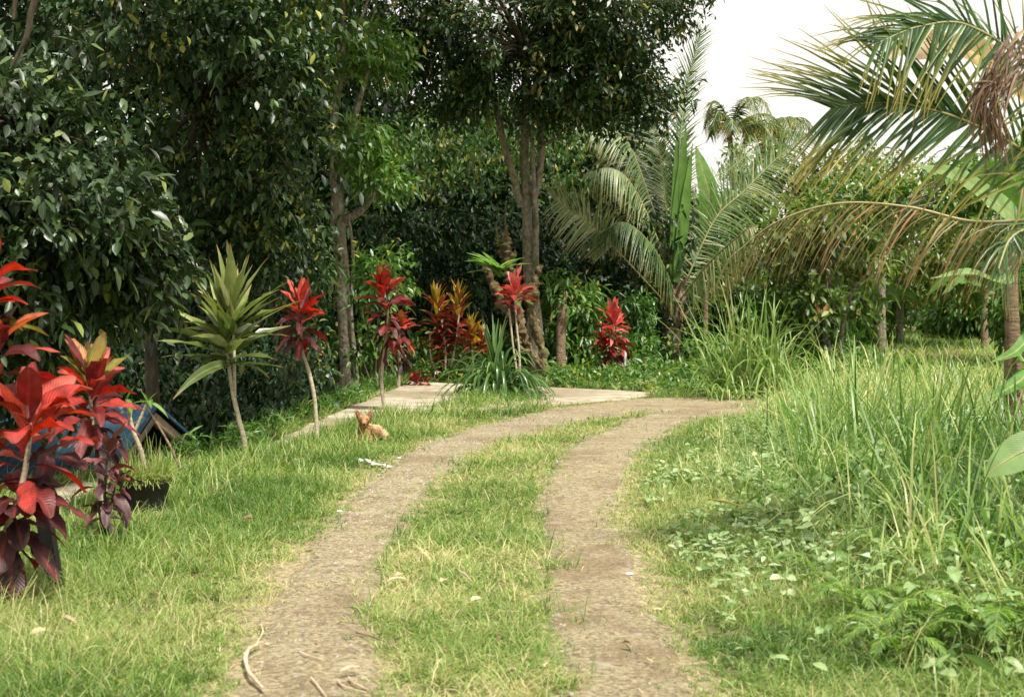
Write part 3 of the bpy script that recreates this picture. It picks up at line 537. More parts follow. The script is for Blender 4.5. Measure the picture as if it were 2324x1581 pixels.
tree('multi_trunk_tree', 'large tree with three pale trunks and a dense fine leaved crown', 104, [(1222, 850, 33), (1212, 720, 33), (1200, 600, 33), (1194, 450, 33), (1190, 330, 33), (1192, 200, 33), (1190, 60, 33)],
     [.22, .16, .145, .12, .11, .10, .07],
     [(1180, 60, 32, 240, 130, 2.2, 800), (1020, 130, 32.5, 130, 120, 1.6, 360), (1380, 40, 32, 190, 110, 2., 620), (1300, 170, 32, 170, 80, 1.6, 480), (1460, 110, 32.5, 90, 70, 1.3, 220), (1120, 190, 32, 130, 60, 1.4, 260), (1000, 240, 32.5, 80, 40, 1.2, 60), (1240, 250, 32, 110, 40, 1.3, 110), (1420, 270, 33, 90, 40, 1., 60), (960, 40, 32.5, 90, 90, 1.4, 160), (1540, 5, 33, 55, 50, 1.2, 90), (1330, 240, 33, 100, 40, 1., 100), (1200, -150, 33, 420, 150, 3., 560), (1480, 215, 33.5, 90, 35, .8, 55), (1430, 190, 32.5, 90, 40, 1, 90)],
     dict(k=13, L=.19, W=.085, spread=.36, droop=.3, tone=(.5, .24), hot=.03, nseg=2), 'fineleaf', 'bark', nl=46, lr=.06, gap=.43, gs=.75,
     extra=[([(1183, 470, 33), (1165, 400, 32.9), (1142, 320, 32.8), (1126, 250, 32.8), (1108, 170, 32.8), (1080, 60, 32.8)], [.09, .085, .08, .075, .06, .04]),
            ([(1207, 470, 33), (1222, 410, 32.9), (1228, 330, 32.9), (1222, 250, 32.9), (1240, 120, 32.9), (1290, 20, 32.9)], [.085, .08, .075, .07, .06, .04]),
            ([(1212, 640, 32.9), (1216, 520, 32.8), (1211, 400, 32.8), (1207, 300, 32.8), (1215, 150, 32.8)], [.09, .07, .05, .045, .04]),
            ([(1226, 340, 32.9), (1245, 322, 32.8), (1275, 315, 32.7), (1310, 322, 32.6)], [.05, .04, .03, .015]),
            ([(1218, 320, 32.9), (1236, 285, 32.8), (1262, 255, 32.8)], [.04, .035, .025]),
            ([(1108, 190, 32.8), (1085, 175, 32.7), (1060, 190, 32.7)], [.04, .03, .02])], lstart=(1195, 120, 33))
# gnarled dead stump and roots at its foot
def gnarl(name, label, specs, m='moss_root', cat='stump', seed=7):
    rng = np.random.default_rng(seed); b = ground_at(P(*specs[0][0][0])); t = thing(name, b, label, cat)
    for i, (pts, r) in enumerate(specs):
        q = MB(); tube(q, [P(*p) for p in pts], [v * .68 for v in r], 16, 60, .42, rng); q.build('root' if i else 'stump_body', M[m], t)
    return t
gnarl('gnarled_stump', 'gnarled mossy dead stump with splayed roots in front of three trunk tree', [
    ([(1238, 860, 31.8), (1232, 800, 31.8), (1214, 740, 31.8), (1205, 690, 31.8), (1212, 640, 31.8), (1226, 600, 31.8)], [.20, .14, .13, .17, .16, .06]),
    ([(1238, 850, 31.6), (1215, 810, 31.5), (1192, 770, 31.5), (1180, 720, 31.5), (1170, 650, 31.6)], [.12, .08, .09, .14, .16]),
    ([(1236, 850, 31.5), (1205, 800, 31.4), (1180, 790, 31.4), (1176, 740, 31.5)], [.08, .05, .06, .1]),
    ([(1170, 730, 31.7), (1140, 690, 31.7), (1115, 640, 31.7), (1095, 590, 31.8)], [.12, .16, .15, .05]),
    ([(1160, 680, 31.8), (1158, 620, 31.8), (1150, 570, 31.9), (1145, 530, 32)], [.15, .17, .24, .12]),
    ([(1150, 540, 31.9), (1146, 500, 31.9), (1148, 455, 31.9)], [.05, .035, .02]),
    ([(1130, 560, 31.9), (1128, 535, 31.9), (1124, 505, 31.9)], [.05, .04, .03])])
mb = MB(); t = thing('tree_stump', ground_at(P(1273, 850, 32.5)), 'short cut tree stump standing right of the gnarled roots', 'stump')
tube(mb, [ground_at(P(1273, 850, 32.5)), P(1272, 790, 32.5), P(1275, 730, 32.5), P(1274, 690, 32.5)], [.125, .11, .105, .11], 12, 20, .07, rng); mb.build('stump_body', M['palm_bark'], t)
mb = MB(); tube(mb, [P(1270, 695, 32.5), P(1270, 678, 32.4)], [.03, .02], 6, 5); tube(mb, [P(1277, 692, 32.5), P(1286, 672, 32.4), P(1284, 660, 32.4)], [.02, .012, .008], 6, 6); mb.build('branch', M['pale_bark'], t)
mb = MB(); C, O = blob_clusters(rng, [(1282, 695, 32.3, 18, 14, .15, 6)]); foliage(mb, rng, C, O, k=4, L=.2, W=.09, spread=.08); mb.build('leaves', M['brightleaf'], t)

# the wood behind: one mass of leaves
rng = np.random.default_rng(55); mb = MB()
def mass(u0, u1, v0, v1, d0, d1, n, k=8, gap=.0, mat=0, topf=None, **kw):
    u = rng.uniform(u0, u1, n); v = rng.uniform(v0, v1, n); d = rng.uniform(d0, d1, n)
    if topf is not None: kk = v > np.interp(u, topf[0], topf[1]) + rng.normal(0, 12, n); u, v, d = u[kk], v[kk], d[kk]
    p = np.array([P(a, b, c) for a, b, c in zip(u, v, d)])
    g = fbm(p[:, 0] / 1.1 + d * .4, p[:, 2] / 1.1, 3); kk = (g > gap) & (p[:, 2] > H(p[:, 0], p[:, 1])) & clear_view(p, 12); p = p[kk]
    O = unit(np.stack([rng.normal(.2, .6, len(p)), rng.normal(-.7, .4, len(p)), rng.normal(0, .5, len(p))], 1))
    foliage(mb, rng, p, O, k=k, mat=mat, **kw)
TOPL = ([-400, 700, 830, 900, 930, 1000, 1040, 1150, 1300, 1420, 1500, 1560], [-300, -300, -60, 120, 235, 240, 150, 215, 235, 250, 330, 420])
mass(-300, 700, -260, 980, 23, 29, 2900, gap=.42, L=.2, W=.085, spread=.3, droop=.6, nseg=2, tone=(.45, .2), topf=TOPL)
mass(650, 1560, -300, 850, 39, 43, 3600, gap=.25, L=.3, W=.13, spread=.4, droop=.6, nseg=2, tone=(.5, .2), topf=TOPL)
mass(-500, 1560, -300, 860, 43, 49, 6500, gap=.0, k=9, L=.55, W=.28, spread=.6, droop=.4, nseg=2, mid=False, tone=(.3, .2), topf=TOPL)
mass(-800, 1000, -900, -200, 20, 44, 1500, gap=.0, k=9, L=.7, W=.4, spread=.8, droop=.2, nseg=2, mid=False, tone=(.3, .2))  # unseen overhead leaves, added to keep the sun off the wood's floor
mass(-100, 735, 780, 1120, 20.5, 24, 1300, gap=.1, L=.2, W=.08, spread=.3, droop=.6, nseg=2, tone=(.35, .2))
mass(830, 1560, 480, 860, 36.5, 40, 1900, gap=.3, L=.26, W=.1, spread=.35, droop=.6, nseg=2, tone=(.35, .2))
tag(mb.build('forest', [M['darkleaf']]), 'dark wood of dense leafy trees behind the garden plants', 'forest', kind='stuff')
mb = MB()
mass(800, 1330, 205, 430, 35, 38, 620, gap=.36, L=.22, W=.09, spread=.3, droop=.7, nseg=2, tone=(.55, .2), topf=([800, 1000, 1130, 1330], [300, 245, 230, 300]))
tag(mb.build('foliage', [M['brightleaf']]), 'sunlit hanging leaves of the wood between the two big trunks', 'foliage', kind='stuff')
# low greenery on the bank and behind the drive
mb = MB()
def low(n, xs, ys, hmax, sz, tone=(.5, .2), k=6, mat=0, **kw):
    x = rng.uniform(*xs, n); y = rng.uniform(*ys, n); q = ~inpoly(x, y, POLC) & ~inpoly(x, y, POLL) & (fbm(x * .8, y * .8, 17) > .3); x, y = x[q], y[q]
    z = H(x, y) + rng.random(len(x)) * hmax * (.4 + 1.1 * fbm(x * .5, y * .5, 19)); C = np.stack([x, y, z], 1); C = C[clear_view(C, 10)]; O = unit(rng.normal(0, .5, (len(C), 3)) + [0, -.4, .8])
    foliage(mb, rng, C, O, k=k, L=sz, W=sz * .42, spread=sz * .8, droop=.1, nseg=2, tone=tone, mat=mat, **kw)
x = rng.uniform(-5, -2.3, 2600); y = rng.uniform(14.5, 30, 2600); q = (x < edge_x(y) - .02) & (x > edge_x(y) - 1.8); x, y = x[q], y[q]
foliage(mb, rng, np.stack([x, y, H(x, y) + .05 + .18 * rng.random(len(x))], 1), unit(rng.normal(0, .4, (len(x), 3)) + [0, 0, 1]), k=7, L=.16, W=.03, spread=.1, droop=-.2, nseg=2, tone=(.4, .2), prof='lance')
low(1500, (-2.2, 4.6), (29.2, 33), .30, .15, tone=(.5, .2)); low(700, (1.2, 5.5), (26.5, 30), .16, .12, tone=(.6, .2)); low(1500, (-2.5, 8), (32, 37), .9, .2, tone=(.4, .2))
low(500, (5, 9.5), (30, 40), .6, .2, tone=(.55, .2))
tag(mb.build('undergrowth', [M['brightleaf']]), 'low leafy undergrowth on the bank and behind the concrete drive', 'undergrowth', kind='stuff')

# cassava-like shrubs between stump and palm
SH = dict(k=8, L=.26, W=.075, spread=.2, droop=.5, nseg=3, tone=(.6, .2))
shrub('leafy_shrub', 'bright green shrub with drooping leaves behind the cut stump', 201, P(1310, 850, 33.5), [(1310, 690, 33.5, 55, 45, .7, 90), (1270, 660, 33.5, 40, 30, .5, 40), (1330, 770, 33.5, 50, 60, .6, 80), (1260, 780, 33.5, 40, 60, .6, 60)], SH, 'brightleaf')
shrub('leafy_shrub', 'dark feathery shrub between the pink cordyline and the coconut trunk', 202, P(1470, 850, 35), [(1460, 760, 35, 50, 70, .7, 110), (1450, 690, 35, 40, 40, .5, 50), (1490, 810, 34.5, 45, 45, .6, 60)], dict(SH, L=.22, W=.05, tone=(.25, .15)), 'brightleaf')
shrub('leafy_shrub', 'small green shrub at the foot of the thick forked trunk', 203, P(850, 870, 27), [(835, 640, 27.5, 45, 80, .5, 70), (760, 830, 27, 45, 50, .5, 50), (840, 790, 27.5, 50, 60, .5, 60)], dict(SH, L=.2, W=.07, tone=(.5, .2)), 'brightleaf')

# ------------------------------------------------------------------ cordylines and their kin
def rosette(m, rng, a, b, n, L, W, el=(-10, 80), tone=(.2, .85), curve=(.4, .9), fold=.35, nseg=7, prof='paddle', jit=.2, wave=.22, bias=None, mat=0, tj=.22):
    """leaves along stem a->b, low ones spread and old, top ones upright and young"""
    a, b = np.asarray(a), np.asarray(b); s = (np.arange(n) + .5) / n; s = np.clip(s + rng.normal(0, .04, n), 0, 1)
    az = np.arange(n) * 2.39996 + rng.normal(0, .25, n); e = np.radians(el[0] + (el[1] - el[0]) * s ** .9 + rng.normal(0, 7 if prof == 'lance' else 15, n))
    D = np.stack([np.cos(az) * np.cos(e), np.sin(az) * np.cos(e), np.sin(e)], 1)
    if bias is not None: D = D + np.asarray(bias)
    ax = unit(b - a + 1e-6); D = D + ax * .15
    Lr = L * (1 - .2 * s) * rng.uniform(.7, 1.15, n)
    tn = tone[0] + (tone[1] - tone[0]) * s + rng.normal(0, tj, n)
    ribbon(m, a + (b - a) * s[:, None], D, Lr, W * rng.uniform(.8, 1.15, n), curve=np.interp(s, [0, 1], [curve[1], curve[0]]) * rng.uniform(.5, 1.7, n), fold=fold * rng.uniform(.4, 1.3, n), nseg=nseg, prof=prof, tone=np.clip(tn, 0, 1), roll=rng.normal(0, jit * 2, n), wave=wave, rng=rng, mat=mat)
def cordyline(name, label, seed, base, stems, ros, leafm='red', stemm='pale_bark', cat='plant', group=None, sr=.018):
    """stems: lists of 3D points; ros: list of (a, b, n, L, W, kwargs)"""
    rng = np.random.default_rng(seed); base = np.asarray(base, float); t = thing(name, base, label, cat, group)
    for s in stems:
        m = MB(); pts = s[0]; tube(m, pts, s[1], 8, None, .06, rng); m.build('stem', M[stemm], t)
    m = MB()
    fat = 1.0 if leafm in ('dracaena',) else 1.22
    for a, b, n, L, W, kw in ros: rosette(m, rng, a, b, int(n * (1.2 if fat == 1 else 1.5)), L * 1.06, W * fat, **kw)
    m.build('leaves', M[leafm], t); return t
CG = 'red and green cordylines planted along the verge'
# far left, close to the camera
d = 7.5; b = ground_at(P(-20, 1390, d))
cordyline('cordyline', 'big red cordyline cut by the left edge with dark maroon lower leaves', 301, b,
    [([b, P(0, 1250, d), P(50, 1100, d), P(72, 960, d)], [.022, .02, .017, .012]), ([b, P(-50, 1100, d), P(-40, 900, d), P(-30, 780, d)], [.022, .018, .015, .012])],
    [(P(40, 1110, d), P(66, 950, d), 17, .44, .115, dict(el=(-15, 65), tone=(.45, .85), curve=(.3, 1.))), (P(120, 1040, d + .5), P(110, 960, d + .5), 10, .34, .10, dict(el=(-5, 60), tone=(.5, .8))),
     (P(-30, 900, d + .2), P(-15, 780, d + .2), 16, .40, .11, dict(el=(0, 65), tone=(.55, .95), curve=(.3, .9))),
     (P(-50, 740, d + .3), P(-40, 650, d + .3), 14, .36, .10, dict(el=(10, 65), tone=(.6, .95))),
     (P(10, 1290, d), P(45, 1110, d), 20, .33, .11, dict(el=(-55, 20), tone=(.0, .25), curve=(.8, 1.6)))], sr=.02, group=CG)
d = 10.8; b = ground_at(P(232, 1180, d))
cordyline('cordyline', 'bright red cordyline above the shed roof, second from the left edge', 302, b,
    [([b, P(225, 1080, d), P(212, 980, d), P(205, 900, d)], [.02, .018, .016, .012])],
    [(P(212, 955, d), P(200, 860, d), 26, .43, .095, dict(el=(-5, 66), tone=(.5, .88), curve=(.25, .8))),
     (P(222, 1020, d), P(212, 955, d), 9, .33, .085, dict(el=(-45, 10), tone=(.0, .22), curve=(.8, 1.5)))], group=CG)
d = 9.6; b = ground_at(P(238, 1245, d))
cordyline('cordyline', 'small dark purple cordyline growing in grass left of the pot', 303, b,
    [([b, P(240, 1180, d), P(238, 1100, d), P(245, 1030, d)], [.014, .012, .01, .007]), ([b, P(250, 1160, d), P(262, 1100, d)], [.012, .01, .006]), ([b, P(228, 1170, d), P(215, 1110, d)], [.012, .01, .006])],
    [(P(240, 1140, d), P(246, 1010, d), 16, .24, .062, dict(el=(-15, 70), tone=(.2, .8), curve=(.4, 1.2))),
     (P(238, 1200, d), P(240, 1140, d), 8, .2, .05, dict(el=(-20, 40), tone=(.2, .6), curve=(.6, 1.3))), (P(262, 1110, d), P(266, 1085, d), 6, .16, .05, dict(el=(0, 60), tone=(.3, .8)))], leafm='maroon', stemm='dark_bark', group=CG)
# green one
d = 15.2; b = ground_at(P(560, 1040, d))
cordyline('dracaena', 'tall green and yellow edged dracaena with forked pale trunk', 304, b,
    [([b, P(552, 990, d), P(541, 945, d), P(530, 900, d), P(522, 850, d), P(512, 780, d)], [.033, .03, .027, .024, .022, .016]), ([P(543, 950, d), P(533, 915, d), P(532, 870, d), P(531, 800, d), P(528, 740, d)], [.024, .02, .02, .018, .012])],
    [(P(518, 830, d), P(510, 730, d), 30, .84, .125, dict(el=(-8, 78), tone=(.2, .85), curve=(.05, .5), prof='lance', bias=(-.3, 0, 0))),
     (P(530, 770, d), P(525, 690, d), 24, .78, .13, dict(el=(10, 82), tone=(.3, .95), curve=(.02, .35), prof='lance', bias=(.08, 0, 0)))], leafm='dracaena', group=CG)
d = 16.9; b = ground_at(P(719, 1008, d))
cordyline('cordyline', 'red cordyline on a thin curved stem just left of the dog', 305, b,
    [([b, P(718, 960, d), P(713, 900, d), P(700, 840, d), P(686, 795, d), P(682, 740, d)], [.026, .024, .024, .023, .02, .015])],
    [(P(683, 765, d), P(680, 690, d), 22, .44, .10, dict(el=(-35, 70), tone=(.25, .85), curve=(.15, .8))),
     (P(683, 775, d), P(683, 750, d), 5, .2, .09, dict(el=(-70, -30), tone=(.85, 1.), curve=(1, 1.4)))], group=CG)
d = 22; b = ground_at(P(876, 937, d))
cordyline('cordyline', 'red cordyline with two leaf heads on thin stem right of the dog', 306, b,
    [([b, P(868, 900, d), P(866, 850, d), P(873, 790, d), P(880, 720, d), P(872, 660, d)], [.03, .028, .025, .025, .022, .016]), ([P(870, 810, d), P(888, 790, d), P(905, 770, d)], [.02, .018, .015])],
    [(P(878, 700, d), P(868, 640, d), 20, .46, .12, dict(el=(5, 75), tone=(.4, .9), curve=(.2, .7))),
     (P(880, 775, d), P(878, 700, d), 18, .42, .10, dict(el=(-40, 25), tone=(.05, .5), curve=(.6, 1.2))), (P(908, 770, d), P(908, 735, d), 12, .34, .10, dict(el=(-20, 50), tone=(.5, .9)))], group=CG)
d = 29; b = ground_at(P(905, 870, d))
cordyline('cordyline', 'dark leaved cordyline standing behind the two headed red one', 307, b,
    [([b, P(906, 830, d), P(904, 780, d), P(912, 720, d)], [.03, .03, .025, .02]), ([b, P(890, 830, d), P(872, 790, d)], [.03, .025, .02])],
    [(P(908, 820, d), P(912, 720, d), 26, .42, .08, dict(el=(-30, 50), tone=(.0, .6), curve=(.5, 1.2)))], group=CG)
d = 29.5; b = ground_at(P(945, 868, d))
cordyline('cordyline', 'low red cordyline sprout at the far corner of the concrete drive', 308, b, [([b, b + [0, 0, .06]], [.02, .015])], [(b, b + [0, 0, .1], 16, .4, .08, dict(el=(0, 45), tone=(.35, .6)))], group=CG)
d = 31; b = ground_at(P(1010, 870, d))
cordyline('croton', 'red and yellow croton bush left of the strappy clump', 309, b,
    [([b, P(1010, 790, d), P(1000, 720, d), P(990, 680, d)], [.03, .025, .02, .015]), ([b, P(1030, 800, d), P(1040, 720, d), P(1042, 680, d)], [.03, .025, .02, .015]), ([b, P(980, 820, d), P(975, 760, d)], [.03, .02, .015])],
    [(P(998, 780, d), P(988, 680, d), 34, .62, .085, dict(el=(-10, 75), tone=(.1, .85), curve=(.2, .8), prof='lance')), (P(1030, 780, d), P(1040, 680, d), 34, .6, .085, dict(el=(-10, 75), tone=(.1, .8), curve=(.2, .8), prof='lance')),
     (P(1000, 850, d), P(1005, 750, d), 30, .45, .08, dict(el=(-30, 40), tone=(.0, .4), curve=(.5, 1.2), prof='lance'))], leafm='croton', cat='shrub')
d = 30.5; b = ground_at(P(1075, 870, d))
cordyline('croton', 'lower croton bush with yellow tips behind the strappy clump', 310, b, [([b, P(1072, 800, d), P(1070, 770, d)], [.03, .02, .015])],
    [(P(1072, 800, d), P(1068, 745, d), 26, .48, .085, dict(el=(0, 75), tone=(.3, .85), curve=(.2, .7), prof='lance')), (P(1090, 800, d), P(1092, 760, d), 16, .4, .085, dict(el=(0, 75), tone=(.3, .9), curve=(.2, .7), prof='lance'))], leafm='croton', cat='shrub')
d = 28.5; b = ground_at(P(1180, 880, d))
cordyline('cordyline', 'red cordyline head on two thin bare stems before the gnarled stump', 311, b,
    [([b, P(1178, 800, d), P(1172, 740, d), P(1168, 680, d)], [.025, .022, .02, .018]), ([b, P(1166, 800, d), P(1158, 730, d), P(1155, 700, d)], [.025, .02, .02, .018])],
    [(P(1168, 690, d), P(1166, 655, d), 18, .56, .10, dict(el=(12, 70), tone=(.45, .85), curve=(.2, .6))), (P(1158, 700, d), P(1156, 690, d), 4, .4, .1, dict(el=(-10, 20), tone=(0, .1)))], group=CG, leafm='pink')
d = 31.5; b = ground_at(P(1390, 868, d))
cordyline('cordyline', 'pinkish red cordyline beside the black post near coconut trunk', 312, b,
    [([b, P(1390, 820, d), P(1392, 760, d), P(1393, 730, d)], [.03, .026, .022, .018])],
    [(P(1391, 780, d), P(1394, 715, d), 38, .52, .095, dict(el=(-5, 80), tone=(.4, .9), curve=(.15, .7))), (P(1388, 820, d), P(1390, 770, d), 26, .42, .08, dict(el=(-25, 35), tone=(.0, .5), curve=(.5, 1.1))), (P(1372, 800, d), P(1366, 765, d), 16, .38, .08, dict(el=(0, 70), tone=(.2, .7)))], group=CG, leafm='pink')
# strappy clump
d = 26.3; b = ground_at(P(1130, 900, d)); rng = np.random.default_rng(313); t = thing('strap_leaf_clump', b, 'dark green clump of arching strap leaves at the edge of the concrete drive', 'plant')
mb = MB(); n = 190; a = rng.uniform(0, 6.28, n); e = np.radians(rng.uniform(38, 88, n)); r0 = rng.random(n) * .22
ribbon(mb, b + np.stack([np.cos(a) * r0, np.sin(a) * r0, r0 * 0], 1), np.stack([np.cos(a) * np.cos(e), np.sin(a) * np.cos(e), np.sin(e)], 1), rng.uniform(.9, 1.7, n), rng.uniform(.05, .085, n), curve=rng.uniform(.9, 2.8, n), fold=.5, nseg=8, prof='strap', tone=np.clip(rng.normal(.45, .2, n), 0, 1))
n = 26; a = rng.uniform(0, 6.28, n); ribbon(mb, b + np.array([-.05, 0, .45]) + rng.normal(0, .05, (n, 3)), np.stack([np.cos(a) * .22, np.sin(a) * .22, np.ones(n)], 1), rng.uniform(.7, 1.1, n), .06, curve=.25, fold=.5, nseg=6, prof='strap', tone=np.clip(rng.normal(.5, .2, n), 0, 1))
mb.build('leaves', M['strap'], t)
# bird nest fern on the stump
t = thing('nest_fern', P(1130, 620, 31.3), 'pale green nest fern perched on the gnarled stump', 'fern'); mb = MB(); n = 16; a = rng.uniform(1.6, 4.6, n)
D = np.stack([np.cos(a), -.5 + rng.normal(0, .3, n), rng.uniform(.1, .9, n)], 1); D[:, 0] = -np.abs(D[:, 0]) * rng.choice([1, 1, 1, -.8], n)
ribbon(mb, P(1130, 620, 31.3) + rng.normal(0, .05, (n, 3)), D, rng.uniform(.5, .9, n), .17, curve=.4, fold=.3, nseg=6, prof='lance', tone=rng.uniform(.5, 1, n), wave=.15, rng=rng); mb.build('leaves', M['banana'], t)

# ------------------------------------------------------------------ palms
def frond(m, rng, pts, n, maxlen, wid, hint=None, fw=.55, sd=.9, dr=.25, curve=(.4, 1.2), tone=(.5, .15), t0=.15, rr=(.03, .004), both=True, jit=.10, mat=0, nseg=4, endf=.35, prof='grass'):
    c = catmull(pts, 80); T = unit(np.gradient(c, axis=0)); s = np.linspace(t0, 1, n); 
    cc = np.array([np.interp(s, np.linspace(0, 1, 80), c[:, i]) for i in range(3)]).T; tt = unit(np.array([np.interp(s, np.linspace(0, 1, 80), T[:, i]) for i in range(3)]).T)
    h = np.tile([0, 0, 1.], (n, 1)) if hint is None else None
    if hint is None: S = unit(np.cross(tt, h) + 1e-6)
    else: hv = np.broadcast_to(np.asarray(hint, float), (n, 3)); S = unit(hv - tt * np.sum(hv * tt, 1, keepdims=True))
    q = (s - t0) / (1 - t0); ln = maxlen * (endf + (1 - endf) * np.sin(math.pi * np.clip(.18 + .72 * q, 0, 1)) ** .8)
    ln = np.where(q > .93, ln * (1 - (q - .93) * 4), ln)
    for sg in (1, -1):
        D = tt * (fw + .5 * q[:, None]) + S * sg * sd + np.array([0, 0, -dr]) + rng.normal(0, jit, (n, 3))
        ribbon(m, cc, D, ln * rng.uniform(.85, 1.1, n), wid * (1 - .45 * q), curve=rng.uniform(*curve, n), fold=.5, nseg=nseg, mid=True, prof=prof, tone=np.clip(rng.normal(tone[0], tone[1], n) , 0, 1), up=np.cross(S, tt) * 1.0, mat=mat)
    tube(m, pts, [rr[0], rr[0] * .6, rr[1]], 6, 40, mat=1, tone=rng.random())
def palm(name, label, seed, base, trunk, rad, fronds, leafm='palmleaf', cat='palm tree', bark='palm_bark'):
    rng = np.random.default_rng(seed); t = thing(name, base, label, cat)
    m = MB(); c = tube(m, trunk, rad, 14, 60, .05, rng); m.build('trunk', M[bark], t)
    for f in fronds:
        m = MB(); pts, n, ml, wd, kw = f; kw = dict(kw); lm = kw.pop('leafm', leafm); frond(m, rng, pts, n, ml, wd, **kw); m.build('frond', [M[lm], M['rachis']], t)
    return t
def Q(*l): return [P(*p) for p in l]
d = 37; b = ground_at(P(1525, 845, d)); Yv = (0, .35, .9)
F = [
 (Q((1527, 680, d), (1527, 640, d), (1474, 500, d), (1428, 412, d - .3), (1385, 382, d - .8), (1332, 392, d - 1.2)), 80, 1.15, .055, dict(dr=.9, tone=(.75, .15), hint=(0, 1, .25), curve=(.8, 1.6))),
 (Q((1527, 680, d), (1521, 600, d), (1470, 440, d + .6), (1426, 326, d + .6), (1376, 292, d + .6), (1308, 280, d + .4)), 90, 1.0, .05, dict(dr=.8, tone=(.6, .2), hint=(.2, 1, .2), curve=(.6, 1.3), t0=.35)),
 (Q((1520, 700, d), (1500, 677, d - .5), (1403, 572, d - 1.2), (1335, 505, d - 1.6), (1259, 454, d - 2)), 46, .95, .06, dict(dr=.45, tone=(.85, .15), hint=(.3, 0, 1), curve=(.2, .8), t0=.55, fw=.5)),
 (Q((1527, 680, d), (1522, 631, d + .3), (1509, 457, d + .8), (1490, 319, d + 1), (1446, 205, d + 1.2)), 90, 1.25, .05, dict(dr=.1, hint=(1, 0, 0), tone=(.6, .2), curve=(.2, .7), fw=.8, t0=.12)),
 (Q((1527, 680, d), (1530, 631, d), (1537, 457, d), (1543, 319, d), (1560, 190, d + .2), (1592, 70, d + .3)), 80, .85, .05, dict(dr=.0, hint=(1, .2, 0), tone=(.45, .2), curve=(.0, .4), fw=1., t0=.3)),
 (Q((1535, 690, d), (1546, 663, d), (1619, 503, d + .3), (1688, 434, d + .5), (1757, 365, d + .8), (1822, 312, d + 1)), 90, 1.25, .05, dict(dr=.25, hint=(-.6, 0, 1), tone=(.65, .2), curve=(.3, .9), t0=.2)),
 (Q((1535, 700, d), (1546, 677, d - .4), (1601, 604, d - 1), (1665, 544, d - 1.6), (1715, 512, d - 2), (1790, 535, d - 2.4)), 80, 1.2, .055, dict(dr=1., hint=(0, 1, .2), tone=(.8, .2), curve=(.6, 1.3), leafm='palmleaf', t0=.25)),
 (Q((1527, 680, d), (1520, 640, d - .4), (1480, 560, d - 1), (1415, 505, d - 1.5), (1345, 540, d - 2)), 90, 1.15, .045, dict(dr=.7, hint=(0, 1, .3), tone=(.4, .2), curve=(.8, 1.7), t0=.15)),
 (Q((1530, 690, d), (1545, 620, d + .3), (1585, 500, d + 1), (1640, 400, d + 2), (1700, 350, d + 3)), 80, 1.2, .05, dict(dr=.3, hint=(.6, .6, .3), tone=(.5, .2), curve=(.4, 1.2), t0=.1)),
 (Q((1527, 680, d), (1518, 600, d + .2), (1490, 450, d + 1), (1440, 350, d + 1.6), (1380, 330, d + 2.2)), 80, 1.2, .05, dict(dr=.4, hint=(.4, .6, .3), tone=(.4, .2), curve=(.4, 1.2), t0=.15)),
]
t = palm('coconut_palm', 'young coconut palm with stout ringed trunk at the end of the garden', 401, b, [b, P(1525, 790, d), P(1527, 740, d), P(1530, 680, d), P(1532, 630, d)], [.24, .21, .21, .26, .12], F)
mb = MB(); rg = np.random.default_rng(5)   # folded spear leaf
ribbon(mb, [P(1530, 640, d - .2), P(1534, 640, d - .25), P(1526, 640, d - .2)], [P(1555, 290, d) - P(1530, 640, d), P(1566, 330, d) - P(1530, 640, d), P(1540, 290, d) - P(1530, 640, d)], [4.1, 3.6, 4.1], [.42, .3, .24], curve=.02, fold=.35, nseg=14, prof='lance', tone=[.3, .5, .2], up=(0, -1, .0), wave=.05, rng=rg); mb.build('spear_leaf', M['spear'], t)
mb = MB()   # old leaf bases round the bole
for i in range(14):
    a = i * 2.4; p0 = P(1526, 745 - i * 6, d) + np.array([math.cos(a) * .2, math.sin(a) * .2, 0]); tube(mb, [p0, p0 + [math.cos(a) * .1, math.sin(a) * .1, .3], p0 + [math.cos(a) * .28, math.sin(a) * .28, .55]], [.07, .05, .02], 6, 8, .1, rg)
mb.build('leaf_bases', M['palm_bark'], t)

